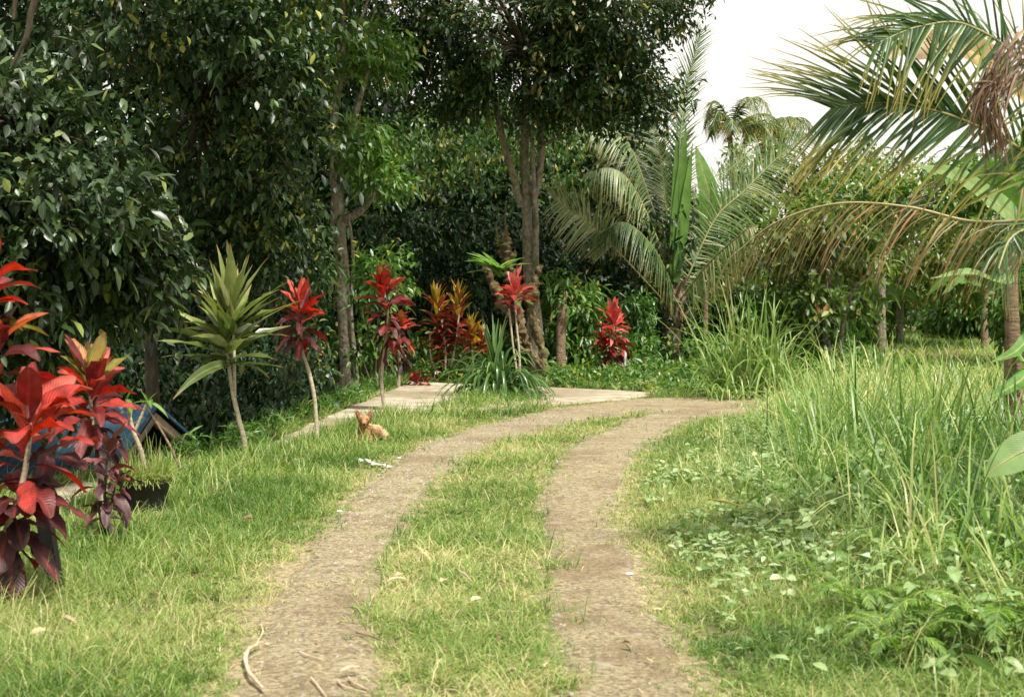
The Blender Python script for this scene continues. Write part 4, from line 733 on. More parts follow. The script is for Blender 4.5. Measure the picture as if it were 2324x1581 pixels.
# near palm on the right, crown just outside the frame
d = 9.2; b = np.array([4.05, 9.4, float(H(4.05, 9.4))]); cr = P(2440, 470, d)
F = [
 (Q((2440, 470, d), (2330, 350, d - .2), (2190, 275, d - .4), (2060, 238, d - .5), (1960, 235, d - .5), (1890, 246, d - .5)), 66, .80, .034, dict(jit=.2, hint=(.35, .2, 1), dr=.12, tone=(.45, .3), curve=(.05, .5), leafm='palmgreen', t0=.1, fw=.75, rr=(.014, .003), endf=.5)),
 (Q((2440, 490, d), (2330, 500, d + .1), (2200, 502, d + .2), (2060, 470, d + .3), (1900, 462, d + .4), (1760, 505, d + .5), (1650, 590, d + .6)), 84, .62, .022, dict(jit=.2, hint=(.2, 1, .1), dr=.75, sd=.45, fw=.7, tone=(.5, .25), curve=(.6, 1.4), leafm='palmdry', t0=.05, rr=(.016, .003), endf=.5)),
 (Q((2440, 400, d), (2330, 160, d - .3), (2200, 60, d - .5), (2090, 60, d - .6), (1985, 100, d - .7)), 56, .66, .03, dict(jit=.2, hint=(.3, .3, 1), dr=.25, tone=(.45, .3), curve=(.2, .8), leafm='palmgreen', t0=.1, rr=(.014, .003))),
 (Q((2440, 500, d), (2380, 520, d - .6), (2330, 520, d - 1.0), (2290, 545, d - 1.4), (2265, 610, d - 1.7)), 40, .48, .02, dict(jit=.2, hint=(.5, .8, .2), dr=.8, tone=(.15, .2), curve=(.8, 1.5), leafm='palmleaf', t0=.05, rr=(.014, .003))),
 (Q((2440, 470, d), (2560, 380, d + .2), (2700, 420, d + .2), (2800, 560, d + .2)), 60, .8, .03, dict(jit=.2, dr=.5, tone=(.45, .3), leafm='palmgreen', rr=(.014, .003))),
 (Q((2440, 450, d), (2500, 300, d + .8), (2560, 250, d + 1.6), (2600, 330, d + 2.6)), 60, .8, .03, dict(jit=.2, dr=.5, tone=(.45, .3), leafm='palmgreen', rr=(.014, .003))),
]
t = palm('coconut_palm', 'close coconut palm reaching in from the right edge with drying lower fronds', 402, b, [b, (b + cr) / 2, cr], [.13, .1, .09], F)
# dead brown leaf hanging from it
rg = np.random.default_rng(9); mb = MB()
for k in range(4):
    o = rg.normal(0, 8, 2); pts = Q((2460, 20 + k * 22, d - 1.2), (2350 + o[0], 60 + k * 26, d - 1.3), (2280 + o[0], 130 + k * 24, d - 1.4), (2226 + o[0] + k * 8, 220 + o[1], d - 1.4), (2240 + k * 12, 310 + o[1], d - 1.4))
    c = catmull(pts, 60); n = 60; T = unit(np.gradient(c, axis=0))
    ribbon(mb, c + rg.normal(0, .025, (n, 3)), T * 1.6 + rg.normal(0, .22, (n, 3)) + [0, 0, -.1], rg.uniform(.12, .3, n), rg.uniform(.006, .022, n), curve=rg.uniform(.4, 2, n), fold=rg.uniform(.2, 1.2, n), nseg=5, prof='grass', tone=rg.uniform(.1, .85, n), roll=rg.uniform(-1.5, 1.5, n), wave=.3, rng=rg)
mb.build('dead_frond', M['bananadry'], t)

# ------------------------------------------------------------------ bananas
def banana_leaf(mb, rng, pts, W, mat=0, tone=.5, torn=.0, hint=(0, 0, 1), n=36, cup=.25):
    """blade of many cross strips on a midrib curve, torn where strips drift apart"""
    c = catmull(pts, n + 1); T = unit(np.gradient(c, axis=0)); hv = np.asarray(hint, float); S = unit(hv - T * (T @ hv)[:, None]); Nn = np.cross(S, T)
    t = np.linspace(0, 1, n + 1); wv = W / 2 * np.array([float(PROF['banana'](np.float64(q))) for q in t])
    for sg in (1, -1):
        drift = np.cumsum(rng.normal(0, torn, n + 1)) ; 
        i = 0
        while i < n:
            j = min(n, i + (n if torn == 0 else rng.integers(2, 7))); idx = np.arange(i, j + 1); dz = rng.normal(0, torn * 2) * W
            rows = []
            for a in (0, .33, .66, 1.): rows.append(c[idx] + S[idx] * sg * (wv[idx] * a)[:, None] + Nn[idx] * (cup * a * wv[idx])[:, None] + np.array([0, 0, -1]) * abs(dz) * a * a + T[idx] * (.25 * a * wv[idx])[:, None])
            V = np.stack(rows, 1); m = len(idx); q = np.arange(m - 1)
            mb.add(V, np.vstack([np.stack([q * 4 + r, q * 4 + r + 1, q * 4 + r + 5, q * 4 + r + 4], 1) for r in range(3)]), np.clip(tone + rng.normal(0, .05), 0, 1), np.repeat(t[idx], 4), np.tile([0, .33, .66, 1.], m), mat)
            i = j
    tube(mb, pts, [W * .035, W * .02, W * .008], 6, 24, mat=1)
def banana(name, label, seed, base, top, r, leaves, cat='banana plant', stemm='palm_bark'):
    rng = np.random.default_rng(seed); t = thing(name, base, label, cat); m = MB(); tube(m, [base, (np.asarray(base) + top) / 2 + rng.normal(0, .02, 3), top], [r, r * .85, r * .6], 12, 16, .06, rng); m.build('stem', M[stemm], t)
    for pts, W, kw in leaves:
        kw = dict(kw); dm = kw.pop('m', 'banana'); m = MB()
        if dm == 'bananadry' and pts[-1][2] < pts[0][2] - .5:
            c = catmull(pts, 70); T = unit(np.gradient(c, axis=0)); tube(m, pts, [W * .05, W * .03, W * .02], 6, 24, mat=1)
            ribbon(m, c, T * .4 + rng.normal(0, .4, (70, 3)) + [0, 0, -.8], W * rng.uniform(.6, 1.8, 70), W * rng.uniform(.08, .25, 70), curve=rng.uniform(.4, 2, 70), fold=rng.uniform(0, 1.2, 70), nseg=4, prof='grass', tone=rng.uniform(.1, .8, 70), roll=rng.uniform(-1.5, 1.5, 70), wave=.3, rng=rng)
        else: banana_leaf(m, rng, pts, W, **kw); m.build('leaf', [M[dm], M['rachis']], t)
    return t
d = 37.9; b = ground_at(P(1600, 845, d))
banana('banana_plant', 'banana plant behind the palm with one upright bright green leaf', 501, b, P(1604, 570, d), .09, [
    (Q((1604, 570, d), (1608, 510, d - .2), (1606, 440, d - .3), (1592, 380, d - .3), (1578, 330, d - .2)), .62, dict(tone=.6, hint=(1, .3, 0), torn=.01, cup=.12)),
    (Q((1600, 560, d), (1620, 500, d + .5), (1650, 450, d + .8), (1700, 440, d + 1)), .8, dict(tone=.3, torn=.03)),
    ])
d = 14.5; b = ground_at(P(2300, 1000, d)); tp = P(2292, 560, d)
banana('banana_plant', 'brown sheathed banana plant at the right edge under the near palm', 502, b, tp, .10, [
    (Q((2320, 560, d), (2300, 500, d), (2240, 450, d - .2), (2170, 400, d - .4), (2080, 375, d - .6)), .36, dict(tone=.9, torn=.02, m='banana', hint=(0, .7, 1))),
    (Q((2292, 600, d), (2270, 640, d - .3), (2200, 620, d - .5), (2110, 632, d - .8)), .26, dict(tone=.8, torn=.01, hint=(0, 1, .3))),
    (Q((2320, 560, d), (2330, 480, d + .4), (2290, 400, d + .8), (2200, 380, d + 1.)), .45, dict(tone=.4, torn=.02)),
    (Q((2296, 780, d), (2330, 840, d - .3), (2290, 880, d - .5), (2215, 912, d - .7)), .2, dict(tone=.4, torn=.01, hint=(0, .8, .6))),
    (Q((2296, 790, d), (2330, 770, d - .3), (2300, 800, d - .5), (2245, 823, d - .7)), .16, dict(tone=.4, torn=.01, hint=(0, .8, .6))),
    (Q((2310, 640, d - .2), (2290, 690, d - .4), (2285, 740, d - .4), (2280, 800, d - .4)), .22, dict(tone=.3, torn=.05, m='bananadry', hint=(1, 0, 0))),
    (Q((2330, 640, d - .2), (2320, 720, d - .4), (2315, 800, d - .4), (2295, 890, d - .4)), .22, dict(tone=.4, torn=.05, m='bananadry', hint=(1, .3, 0))),
    (Q((2330, 620, d - .2), (2335, 700, d - .5), (2325, 780, d - .5), (2330, 870, d - .5)), .22, dict(tone=.6, torn=.05, m='bananadry', hint=(1, .3, 0))),
    (Q((2300, 560, d), (2330, 250, d), (2200, 110, d - .2), (2090, 95, d - .4), (1985, 140, d - .6)), .42, dict(tone=.85, torn=.05, m='bananadry', hint=(0, .4, 1)))])
d = 8.2; b = ground_at(P(2480, 1350, d))
banana('banana_plant', 'young banana plant at right edge, one pale leaf tip showing', 503, b, P(2470, 1130, d), .05, [
    (Q((2470, 1130, d), (2420, 1040, d), (2340, 1020, d), (2275, 1050, d), (2235, 1082, d)), .26, dict(tone=.95, torn=.0, hint=(0, .45, 1), cup=.1)),
    (Q((2470, 1130, d), (2500, 1000, d), (2580, 940, d), (2700, 980, d)), .3, dict(tone=.5, torn=.02))])
BG = 'banana plants at the edge of the far field'
for i, (u, v, dd, sc, lb) in enumerate([(2165, 765, 62, 1., 'ragged banana plant with brown stem in the far field, right of the gap'), (2235, 775, 52, 1.1, 'banana plant under the hanging fronds near the right edge of the field'), (2085, 745, 70, .9, 'farthest banana plant beside the bright gap in the trees'), (2000, 770, 55, .8, 'half hidden banana plant left of the bright gap in the trees')]):
    b = ground_at(P(u, v, dd)); top = b + np.array([0, 0, 2.1 * sc]); rg = np.random.default_rng(520 + i); lv = []
    for k in range(8):
        a = k * .8 + rg.random(); e = rg.uniform(.5, 1.3); L = 2. * sc; dv = np.array([math.cos(a), math.sin(a), 0])
        lv.append(([top, top + dv * L * .3 + [0, 0, .5 * e * sc], top + dv * L * .65 + [0, 0, .45 * e * sc], top + dv * L + [0, 0, -.2 * sc]], .55 * sc, dict(tone=rg.uniform(.3, 1), torn=.03)))
    for k in range(3):
        a = rg.random() * 6; dv = np.array([math.cos(a), math.sin(a), 0]); lv.append(([top, top + dv * .3, top + dv * .45 + [0, 0, -.7], top + dv * .4 + [0, 0, -1.5]], .35, dict(tone=.4, torn=.05, m='bananadry')))
    t = banana('banana_plant', lb, 530 + i, b, top, .13 * sc, lv); t['group'] = BG

# ------------------------------------------------------------------ trees right of the palm
LO = dict(k=8, L=.24, W=.11, spread=.3, droop=.6, nseg=3, tone=(.4, .24), hot=.02)
tree('crooked_tree', 'crooked thin tree with several bare stems right of the tall grass', 601, [(1890, 862, 33), (1880, 800, 33), (1868, 730, 33), (1882, 650, 33), (1872, 560, 33)], [.10, .09, .08, .08, .05],
     [(1800, 590, 33, 80, 60, 1.2, 120), (1830, 520, 33, 90, 50, 1.2, 100), (1900, 530, 33, 90, 45, 1.2, 70), (1950, 590, 33.5, 70, 50, 1.2, 80), (1830, 680, 33, 90, 60, 1., 130), (1800, 760, 33.5, 90, 60, 1., 120), (1930, 700, 33.5, 50, 60, 1., 60)],
     LO, 'olive', 'bark', nl=18, lr=.04, gap=.36, extra=[([(1895, 862, 33), (1905, 780, 33), (1920, 700, 33), (1945, 640, 33)], [.08, .06, .05, .04]), ([(1886, 862, 33), (1860, 790, 33), (1830, 750, 33), (1812, 700, 33)], [.07, .05, .04, .03]), ([(1872, 720, 33), (1900, 690, 32.9), (1960, 640, 32.8), (2010, 610, 32.8)], [.05, .04, .03, .02])])
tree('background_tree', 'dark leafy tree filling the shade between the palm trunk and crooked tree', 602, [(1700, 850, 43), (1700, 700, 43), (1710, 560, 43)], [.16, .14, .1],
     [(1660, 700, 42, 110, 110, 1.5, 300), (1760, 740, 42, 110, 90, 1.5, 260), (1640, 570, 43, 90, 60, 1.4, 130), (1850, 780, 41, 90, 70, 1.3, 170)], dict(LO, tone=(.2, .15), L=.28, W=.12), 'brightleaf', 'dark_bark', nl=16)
tree('background_tree', 'yellow green tree with reddish leaves rising behind the crooked tree', 603, [(1800, 830, 50), (1800, 600, 50), (1810, 450, 50)], [.16, .14, .1],
     [(1780, 490, 50, 150, 60, 1.6, 200), (1900, 450, 50, 130, 60, 1.6, 190), (1680, 500, 49, 90, 70, 1.5, 130), (1980, 500, 50, 110, 50, 1.5, 130), (1720, 380, 51, 80, 60, 1.2, 110), (1820, 400, 51, 80, 50, 1.2, 90), (1850, 560, 49, 170, 80, 1.5, 230)], dict(LO, L=.34, W=.15, tone=(.5, .24), nseg=2), 'olive', 'bark', nl=26, gap=.38, gs=1.1, lr=.05)
tree('background_tree', 'light airy tree whose thin twigs stand against the sky right of centre', 604, [(2040, 790, 56), (2045, 600, 56), (2060, 450, 56)], [.16, .13, .08],
     [(2050, 400, 56, 110, 60, 1.6, 100), (1940, 370, 56, 90, 60, 1.6, 80), (2150, 470, 56, 110, 60, 1.6, 110), (2060, 560, 55, 150, 80, 1.6, 260), (2180, 600, 54, 120, 90, 1.6, 260)], dict(LO, L=.32, W=.14, tone=(.6, .2), nseg=2), 'olive', 'bark', nl=30, gap=.38, gs=1.1, lr=.04)
tree('background_tree', 'bright green tree overhanging the end of the far field', 605, [(2020, 765, 68), (2020, 650, 68), (2040, 560, 68)], [.2, .17, .1],
     [(2000, 630, 66, 110, 80, 2.2, 300), (2110, 640, 68, 110, 70, 2.2, 300), (1930, 700, 62, 70, 60, 1.6, 160), (2080, 700, 70, 50, 30, 1.6, 60), (2210, 700, 62, 90, 70, 2., 260), (2300, 650, 60, 120, 120, 2., 360)], dict(LO, L=.42, W=.2, spread=.45, tone=(.5, .22), nseg=2), 'brightleaf', 'bark', nl=20, gap=.4, gs=1.3)
tree('background_tree', 'leafy tree closing the far right behind the banana stems', 606, [(2330, 790, 40), (2330, 650, 40), (2320, 500, 40)], [.2, .17, .1],
     [(2330, 560, 40, 120, 90, 1.8, 240), (2380, 700, 38, 130, 120, 1.6, 300), (2260, 560, 44, 90, 60, 1.6, 120), (2400, 400, 40, 130, 120, 2, 200)], dict(LO, L=.3, W=.14, tone=(.5, .22), nseg=2), 'brightleaf', 'bark', nl=20)
tree('background_tree', 'tall pale green tree filling the gap above the drying palm frond', 607, [(2000, 800, 47), (2000, 620, 47), (2010, 500, 47)], [.15, .12, .08],
     [(1930, 440, 47, 100, 70, 1.6, 150), (2040, 470, 47, 110, 70, 1.6, 170), (2150, 440, 48, 100, 80, 1.6, 150), (2250, 420, 48, 90, 90, 1.6, 150)], dict(LO, L=.3, W=.14, tone=(.6, .22), nseg=2), 'brightleaf', 'bark', nl=26, gap=.4, gs=1., lr=.04)
shrub('field_shrub', 'bright green bush filling the gap left of the far banana plants', 611, P(2010, 800, 58), [(2010, 690, 58, 70, 60, 1.4, 170), (1950, 740, 56, 60, 40, 1.2, 90)], dict(LO, L=.34, W=.16, nseg=2, tone=(.6, .2)), 'brightleaf', sr=.04)
shrub('field_shrub', 'tall green bush behind the right hand banana plants of the field', 612, P(2250, 800, 60), [(2200, 690, 60, 80, 70, 1.5, 200), (2290, 660, 60, 70, 90, 1.5, 200), (2140, 730, 64, 50, 40, 1.2, 90)], dict(LO, L=.36, W=.17, nseg=2, tone=(.55, .2)), 'brightleaf', sr=.04)
rng = np.random.default_rng(77); mb = MB()
mass(1500, 2420, 640, 770, 84, 98, 2300, k=8, gap=.1, L=.8, W=.4, spread=.9, droop=.4, nseg=2, mid=False, tone=(.5, .2), topf=([1500, 1700, 1900, 2020, 2060, 2110, 2200, 2420], [420, 520, 560, 600, 640, 600, 540, 480]))
mass(1500, 2420, 420, 700, 84, 98, 2600, k=8, gap=.2, L=.8, W=.4, spread=.9, droop=.4, nseg=2, mid=False, tone=(.55, .2), topf=([1500, 1700, 1900, 2060, 2200, 2420], [430, 520, 560, 600, 540, 480]))
tag(mb.build('treeline', [M['brightleaf']]), 'distant green treeline closing the far field', 'treeline', kind='stuff')
# distant palms over the trees
for i, (u, v, dd, top, lb) in enumerate([(1655, 830, 60, 300, 'distant wind blown palm top left of the other distant palm'), (1735, 830, 66, 330, 'distant palm top nearest the middle of the open sky')]):
    b = ground_at(P(u, v, dd)); c = P(u, top, dd); rg = np.random.default_rng(700 + i); F = []
    for k in range(13):
        a = k * 2.4; e = rg.uniform(.2, 1.5); L = 1.8; dv = np.array([math.cos(a) + .4, math.sin(a), 0])
        F.append(([c, c + dv * L * .3 + [0, 0, .7 * e], c + dv * L * .7 + [0, 0, .9 * e], c + dv * L + [0, 0, .5 * e - .3]], 36, .8, .07, dict(dr=.3, tone=(.5, .2), rr=(.04, .01), nseg=3)))
    palm('distant_palm', lb, 710 + i, b, [b, (b + c) / 2 + [.3, 0, 0], c], [.18, .13, .11], F, leafm='palmgreen')['group'] = 'distant palms above the treetops'

# ------------------------------------------------------------------ tall grass clumps and weeds as things
def gclump(name, label, seed, base, n, L, W, e=(55, 88), curve=(.4, 1.6), r=.35, m='tallgrass', tone=(.6, .15), cat='grass clump', group=None, plumes=0):
    rng = np.random.default_rng(seed); b = ground_at(base); t = thing(name, b, label, cat, group); mb = MB()
    a = rng.uniform(0, 6.28, n); el = np.radians(rng.uniform(*e, n)); rr = r * np.sqrt(rng.random(n)); a2 = rng.uniform(0, 6.28, n)
    ribbon(mb, b + np.stack([np.cos(a2) * rr, np.sin(a2) * rr, rr * 0], 1), np.stack([np.cos(a) * np.cos(el), np.sin(a) * np.cos(el), np.sin(el)], 1), L * rng.uniform(.5, 1.1, n), W * rng.uniform(.7, 1.2, n), curve=rng.uniform(*curve, n), fold=.4, nseg=8, prof='strap', tone=np.clip(rng.normal(*tone, n), 0, 1))
    mb.build('blades', M[m], t)
    return t
gclump('tall_grass_clump', 'tallest bright grass clump standing in front of the palm', 801, P(1700, 885, 25.5), 250, 2.15, .045, r=.65, curve=(.2, 1.6), e=(62, 89))
gclump('tall_grass_clump', 'grass clump sprawling left of the tallest clump over the track', 802, P(1655, 900, 24.8), 90, 1.1, .03, r=.4, curve=(.6, 2.), e=(45, 80))
gclump('tall_grass_clump', 'smaller grass clump right of the tallest clump', 803, P(1790, 890, 26), 90, 1.1, .03, r=.5, curve=(.5, 1.8))
gclump('tall_grass_clump', 'upright grass clump below the crooked tree', 804, P(1985, 880, 25), 60, 1.1, .03, r=.5, curve=(.2, 1.2), tone=(.55, .15))
gclump('cane_plant', 'dark green cane shoots rising from shaded grass at right', 805, P(2055, 1260, 10.2), 14, .85, .035, r=.05, curve=(.0, .5), e=(65, 88), tone=(.2, .1), cat='plant')
gclump('cane_plant', 'second clump of cane leaves behind the pale banana leaf', 806, P(2200, 1150, 12.5), 26, .9, .032, r=.25, curve=(.2, 1.2), tone=(.25, .12), cat='plant')
gclump('cane_plant', 'arching reed leaves crossing the middle of the right verge', 807, P(1905, 1180, 12.5), 12, .85, .022, r=.15, curve=(.3, 1.), tone=(.4, .12), cat='plant')
gclump('cane_plant', 'pale arching reed clump in front of the dark cane shoots', 808, P(1900, 1330, 9.3), 44, .62, .014, r=.18, curve=(.9, 2.2), tone=(.8, .12), e=(50, 85), cat='plant')
gclump('reed_clump', 'pale arching reeds nearest the broad leaved sapling', 812, P(1990, 1330, 8.8), 40, .6, .013, r=.2, curve=(.9, 2.2), tone=(.8, .12), e=(45, 85), cat='plant')
gclump('reed_clump', 'small pale reed clump low on the verge above the tiny fern', 813, P(1830, 1370, 8.5), 36, .42, .011, r=.2, curve=(.6, 2.), tone=(.8, .12), e=(50, 85), cat='plant')
gclump('cane_plant', 'dull arching grass in deep shade by the right edge', 809, P(2270, 1350, 9.), 90, .62, .014, r=.4, curve=(.9, 2.2), tone=(.3, .12), e=(50, 85), cat='plant')
# seed heads
for u1, v1, u0, v0, dd, lb in [(1728, 925, 1790, 1010, 14.5, 'yellow drooping grass seed head left of the other yellow one'), (2128, 945, 2100, 1010, 12, 'upright yellow grass seed head over the shaded weeds'), (1600, 1130, 1750, 1180, 9.8, 'long buff seed head arching over the creeping weeds')]:
    a = P(u0, v0 + 40, dd); t = thing('seed_head', ground_at(a), lb, 'seed head', 'grass seed heads'); mb = MB(); g0 = ground_at(a); e = P(u1, v1, dd); mdl = P((u0 * .6 + u1 * .4), min(v0, v1) + 20, dd)
    tube(mb, [g0, P(u0, v0, dd), mdl], [.003, .003, .003], 5, 14); mb.build('stalk', M['rachis'], t)
    mb = MB(); tube(mb, [mdl, (mdl + e) / 2 + [0, 0, .01], e], [.004, .008, .002], 8, 14, .3, np.random.default_rng(4)); mb.build('spike', M['seed'] if 'seed' in M else M['litter'], t)
# ferns
rg = np.random.default_rng(90)
def make_fern():
    t = thing('fern', (0, 0, 0), 'fern', 'fern', 'ferns in the right verge'); m = MB()
    for k in range(9):
        a = k * 2.4 + rg.normal(0, .2); L = rg.uniform(.28, .42); dv = np.array([math.cos(a), math.sin(a), 0]); z = np.array([0, 0, 1.])
        frond(m, rg, [z * 0, dv * L * .35 + z * L * .5, dv * L * .75 + z * L * .62, dv * L * 1.1 + z * L * .42], 30, .085, .016, dr=.05, curve=(.1, .5), tone=(.55, .18), rr=(.003, .001), nseg=2, endf=.1, t0=.12, prof='lance')
    m.build('fronds', [M['fern'], M['rachis']], t); return t
f0 = None
for u, v, dd, sc, lb in [(1680, 1250, 10.3, .6, 'small yellow green fern standing alone among the creeping weeds'), (2010, 1350, 8.6, .9, 'fern just left of the broad leaved sapling'), (2130, 1400, 8.0, 1., 'fern right of the broad leaved sapling'), (2250, 1380, 8.2, 1.1, 'shaded fern below the dull arching grass'),
                      (2150, 1520, 6.6, 1., 'large fern near the lower right corner'), (2280, 1540, 6.4, 1.1, 'fern in the lower right corner'), (1950, 1450, 7.2, .8, 'low fern in the middle of the near right verge'), (2040, 1560, 6.3, .8, 'fern at the bottom edge right of the grass'), (2210, 1290, 9.2, 1., 'fern hidden among the shaded reeds'), (1850, 1380, 8.2, .6, 'tiny fern nearest the right wheel track')]:
    f = make_fern() if f0 is None else copy_tree(f0)
    f0 = f0 or f; g = ground_at(P(u, v, dd)); g[2] += .05; f.location = g; f.scale = (sc,) * 3; f.rotation_euler = (0, 0, rg.random() * 6); f['label'] = lb
# broad-leaved sapling
b = ground_at(P(2068, 1470, 7.6)); t = thing('sapling', b, 'broad leaved green sapling in the right verge', 'plant'); mb = MB(); tube(mb, [b, P(2065, 1400, 7.6), P(2062, 1300, 7.6)], [.006, .005, .003], 6, 10); mb.build('stem', M['dark_bark'], t)
mb = MB(); ribbon(mb, Q((2064, 1370, 7.6), (2066, 1400, 7.6), (2062, 1340, 7.6), (2065, 1420, 7.6)), [(-1, -.3, .35), (-.7, -.8, .2), (.15, -.2, 1), (.9, .3, .3)], [.17, .15, .17, .13], [.11, .09, .07, .09], curve=[.3, .8, .1, .6], fold=.2, nseg=6, prof='oval', tone=[.55, .3, .8, .6], roll=[.5, .2, .4, .1]); mb.build('leaves', M['banana'], t)
b = ground_at(P(1935, 1250, 10.3)); shrub('nettle_plant', 'dark stemmed broad leaved weed left of the cane shoots', 811, P(1935, 1230, 10.8), [(1935, 1090, 10.8, 40, 60, .15, 16)], dict(k=4, L=.12, W=.06, spread=.06, droop=.2, tone=(.2, .2)), 'brightleaf', stems=4, sr=.006, cat='plant')

# ------------------------------------------------------------------ shed with blue roof
t = thing('shed', (-6, 16, -2.4), 'small shed with blue metal roof below the bank at left', 'shed')
ax, ex = -4.12, -9.; zr, ze = .50, -.42; y0, ym, y1 = 12.9, 16., 19.1
mb = MB(); nn = 60
for (ya, yb, up) in ((y0, ym, 1), (y1, ym, 1)):
    xs = np.linspace(ax + .12, ex, nn * 4); cor = .018 * np.cos(np.arange(nn * 4) * math.pi / 2)
    lo = np.stack([xs, np.full_like(xs, ya), ze + cor], 1); hi_ = np.stack([xs, np.full_like(xs, ym), zr + cor + .02], 1); i0 = np.arange(nn * 4 - 1); k = nn * 4
    mb.add(np.vstack([lo, hi_]), np.stack([i0, i0 + 1, i0 + 1 + k, i0 + k], 1))
    mb.add(np.vstack([lo, hi_]) - [0, 0, .03], np.stack([i0, i0 + k, i0 + 1 + k, i0 + 1], 1))
    box(mb, (ax + .12, ya, ze - .03), (.012, 0, 0), (0, ym - ya, zr - ze), (0, 0, .06))
mb.build('roof', M['roofblue'], t)
for ya in (y0, y1):
    mb = MB(); box(mb, (ax + .04, ya, ze - .19), (.05, 0, 0), (0, (ym - ya), zr - ze), (0, 0, .14)); mb.build('bargeboard', M['fascia'], t)
mb = MB(); x2 = ax - .35
mb.add([(x2, y0 + .4, -2.6), (x2, y1 - .4, -2.6), (x2, y1 - .4, ze + .0), (x2, ym, zr - .08), (x2, y0 + .4, ze + .0)], [[0, 1, 2, 3, 4]]); box(mb, (x2 - .01, y0 + .4, -2.6), (-4.4, 0, 0), (0, .08, 0), (0, 0, 2.2)); box(mb, (x2 - .01, y1 - .48, -2.6), (-4.4, 0, 0), (0, .08, 0), (0, 0, 2.2)); mb.build('wall', M['shedwall'], t, smooth=False)

# ------------------------------------------------------------------ pot with grass and frangipani
d = 11.3; c = P(328, 1165, d); c[2] = float(H(c[0], c[1])); c = np.array(c)
t = thing('plant_pot', c, 'large black plastic pot full of wild grass', 'pot'); mb = MB(); ns = 40; a = np.linspace(0, 6.2832, ns, endpoint=False)
pr = [(.0, .0), (.165, .0), (.17, .02), (.195, .205), (.213, .212), (.215, .240), (.200, .242), (.192, .195), (.0, .195)]
V = np.array([[c[0] + r * math.cos(q), c[1] + r * math.sin(q), c[2] + z] for r, z in pr for q in a]); mb.add(V, [[i * ns + j, i * ns + (j + 1) % ns, (i + 1) * ns + (j + 1) % ns, (i + 1) * ns + j] for i in range(len(pr) - 1) for j in range(ns)]); mb.build('pot_body', M['pot'], t)
mb = MB(); V = np.array([[c[0] + r * math.cos(q), c[1] + r * math.sin(q), c[2] + .198 + .02 * (r < .1)] for r in (.0, .09, .192) for q in a]); mb.add(V, [[i * ns + j, i * ns + (j + 1) % ns, (i + 1) * ns + (j + 1) % ns, (i + 1) * ns + j] for i in range(2) for j in range(ns)]); mb.build('soil', M['soil'], t)
rg = np.random.default_rng(61); gt = thing('potted_grass', c + [0, 0, .20], 'yellow green wild grass growing in the black pot', 'grass'); mb = MB(); n = 3200; a = rg.uniform(0, 6.28, n); r = .190 * np.sqrt(rg.random(n)); b2 = rg.uniform(0, 6.28, n); ln = rg.uniform(.1, 1.2, n)
ribbon(mb, np.stack([c[0] + r * np.cos(a), c[1] + r * np.sin(a), np.full(n, c[2] + .225)], 1), np.stack([np.cos(b2) * ln, np.sin(b2) * ln, np.ones(n)], 1), rg.uniform(.09, .22, n), .012, curve=rg.uniform(.3, 1.5, n), nseg=3, prof='grass', mid=False, tone=np.clip(rg.normal(.68, .15, n), 0, 1))
n = 90; a = rg.uniform(0, 6.28, n); r = .17 * np.sqrt(rg.random(n)); b2 = rg.uniform(0, 6.28, n)
ribbon(mb, np.stack([c[0] + r * np.cos(a), c[1] + r * np.sin(a), np.full(n, c[2] + .225)], 1), np.stack([np.cos(b2) * .22, np.sin(b2) * .22, np.ones(n)], 1), rg.uniform(.2, .42, n), .009, curve=rg.uniform(.1, .7, n), nseg=5, prof='grass', mid=False, tone=np.clip(rg.normal(.62, .12, n), 0, 1)); mb.build('blades', M['grass'], gt)
b = c + [0, 0, .24]; t = thing('frangipani', b, 'young frangipani with pale stem and few bright leaves in the black pot', 'plant'); d2 = 11.3
mb = MB(); tube(mb, [b, P(322, 1030, d2), P(300, 970, d2), P(288, 905, d2)], [.022, .02, .018, .014], 8, 20, .05, rg); mb.build('stem', M['pale_bark'], t)
mb = MB(); tube(mb, [P(303, 985, d2), P(318, 950, d2), P(334, 912, d2)], [.014, .012, .009], 8, 12, .05, rg); mb.build('stem', M['pale_bark'], t)
mb = MB(); st = Q((336, 912, d2), (336, 912, d2), (336, 912, d2), (334, 910, d2), (288, 905, d2), (290, 905, d2), (338, 908, d2)); ribbon(mb, st, [(1, -.2, -.2), (-1, -.3, .2), (.6, -.2, .8), (-.4, -.2, 1), (.5, -.2, .9), (.4, -.5, -.8), (.3, -.8, .1)], [.22, .14, .12, .1, .14, .15, .16], [.05, .045, .04, .04, .05, .05, .05], curve=[.9, .5, .3, .3, .3, .5, .8], fold=.25, nseg=6, prof='lance', tone=[.6, .4, .7, .6, .5, .5, .4], roll=.3); mb.build('leaves', M['banana'], t)
# leaning stick behind the pot, leaning dark post at the far left
mb = MB(); tube(mb, [ground_at(P(425, 1092, 13)) , P(385, 1010, 13.1), P(340, 935, 13.2), P(318, 905, 13.2)], [.012, .011, .010, .008], 8, 18, .08, rg); o = mb.build('stick', M['palm_bark']); tag(o, 'thin brown stick leaning behind the pot before the shed gable', 'stick')
mb = MB(); e0 = ground_at(P(140, 1345, 8.0)) - [0, 0, .03]; e1 = P(92, 1070, 8.1); dv = e1 - e0; box(mb, e0 - [.05, 0, 0], (.055, 0, 0), (.01, .05, 0), dv); box(mb, e0 - [.10, -.08, 0], (.09, 0, 0), (.0, .03, 0), dv * .85); o = mb.build('leaning_post', M['pot'], smooth=False); tag(o, 'weathered black post leaning behind the big red cordyline', 'post')
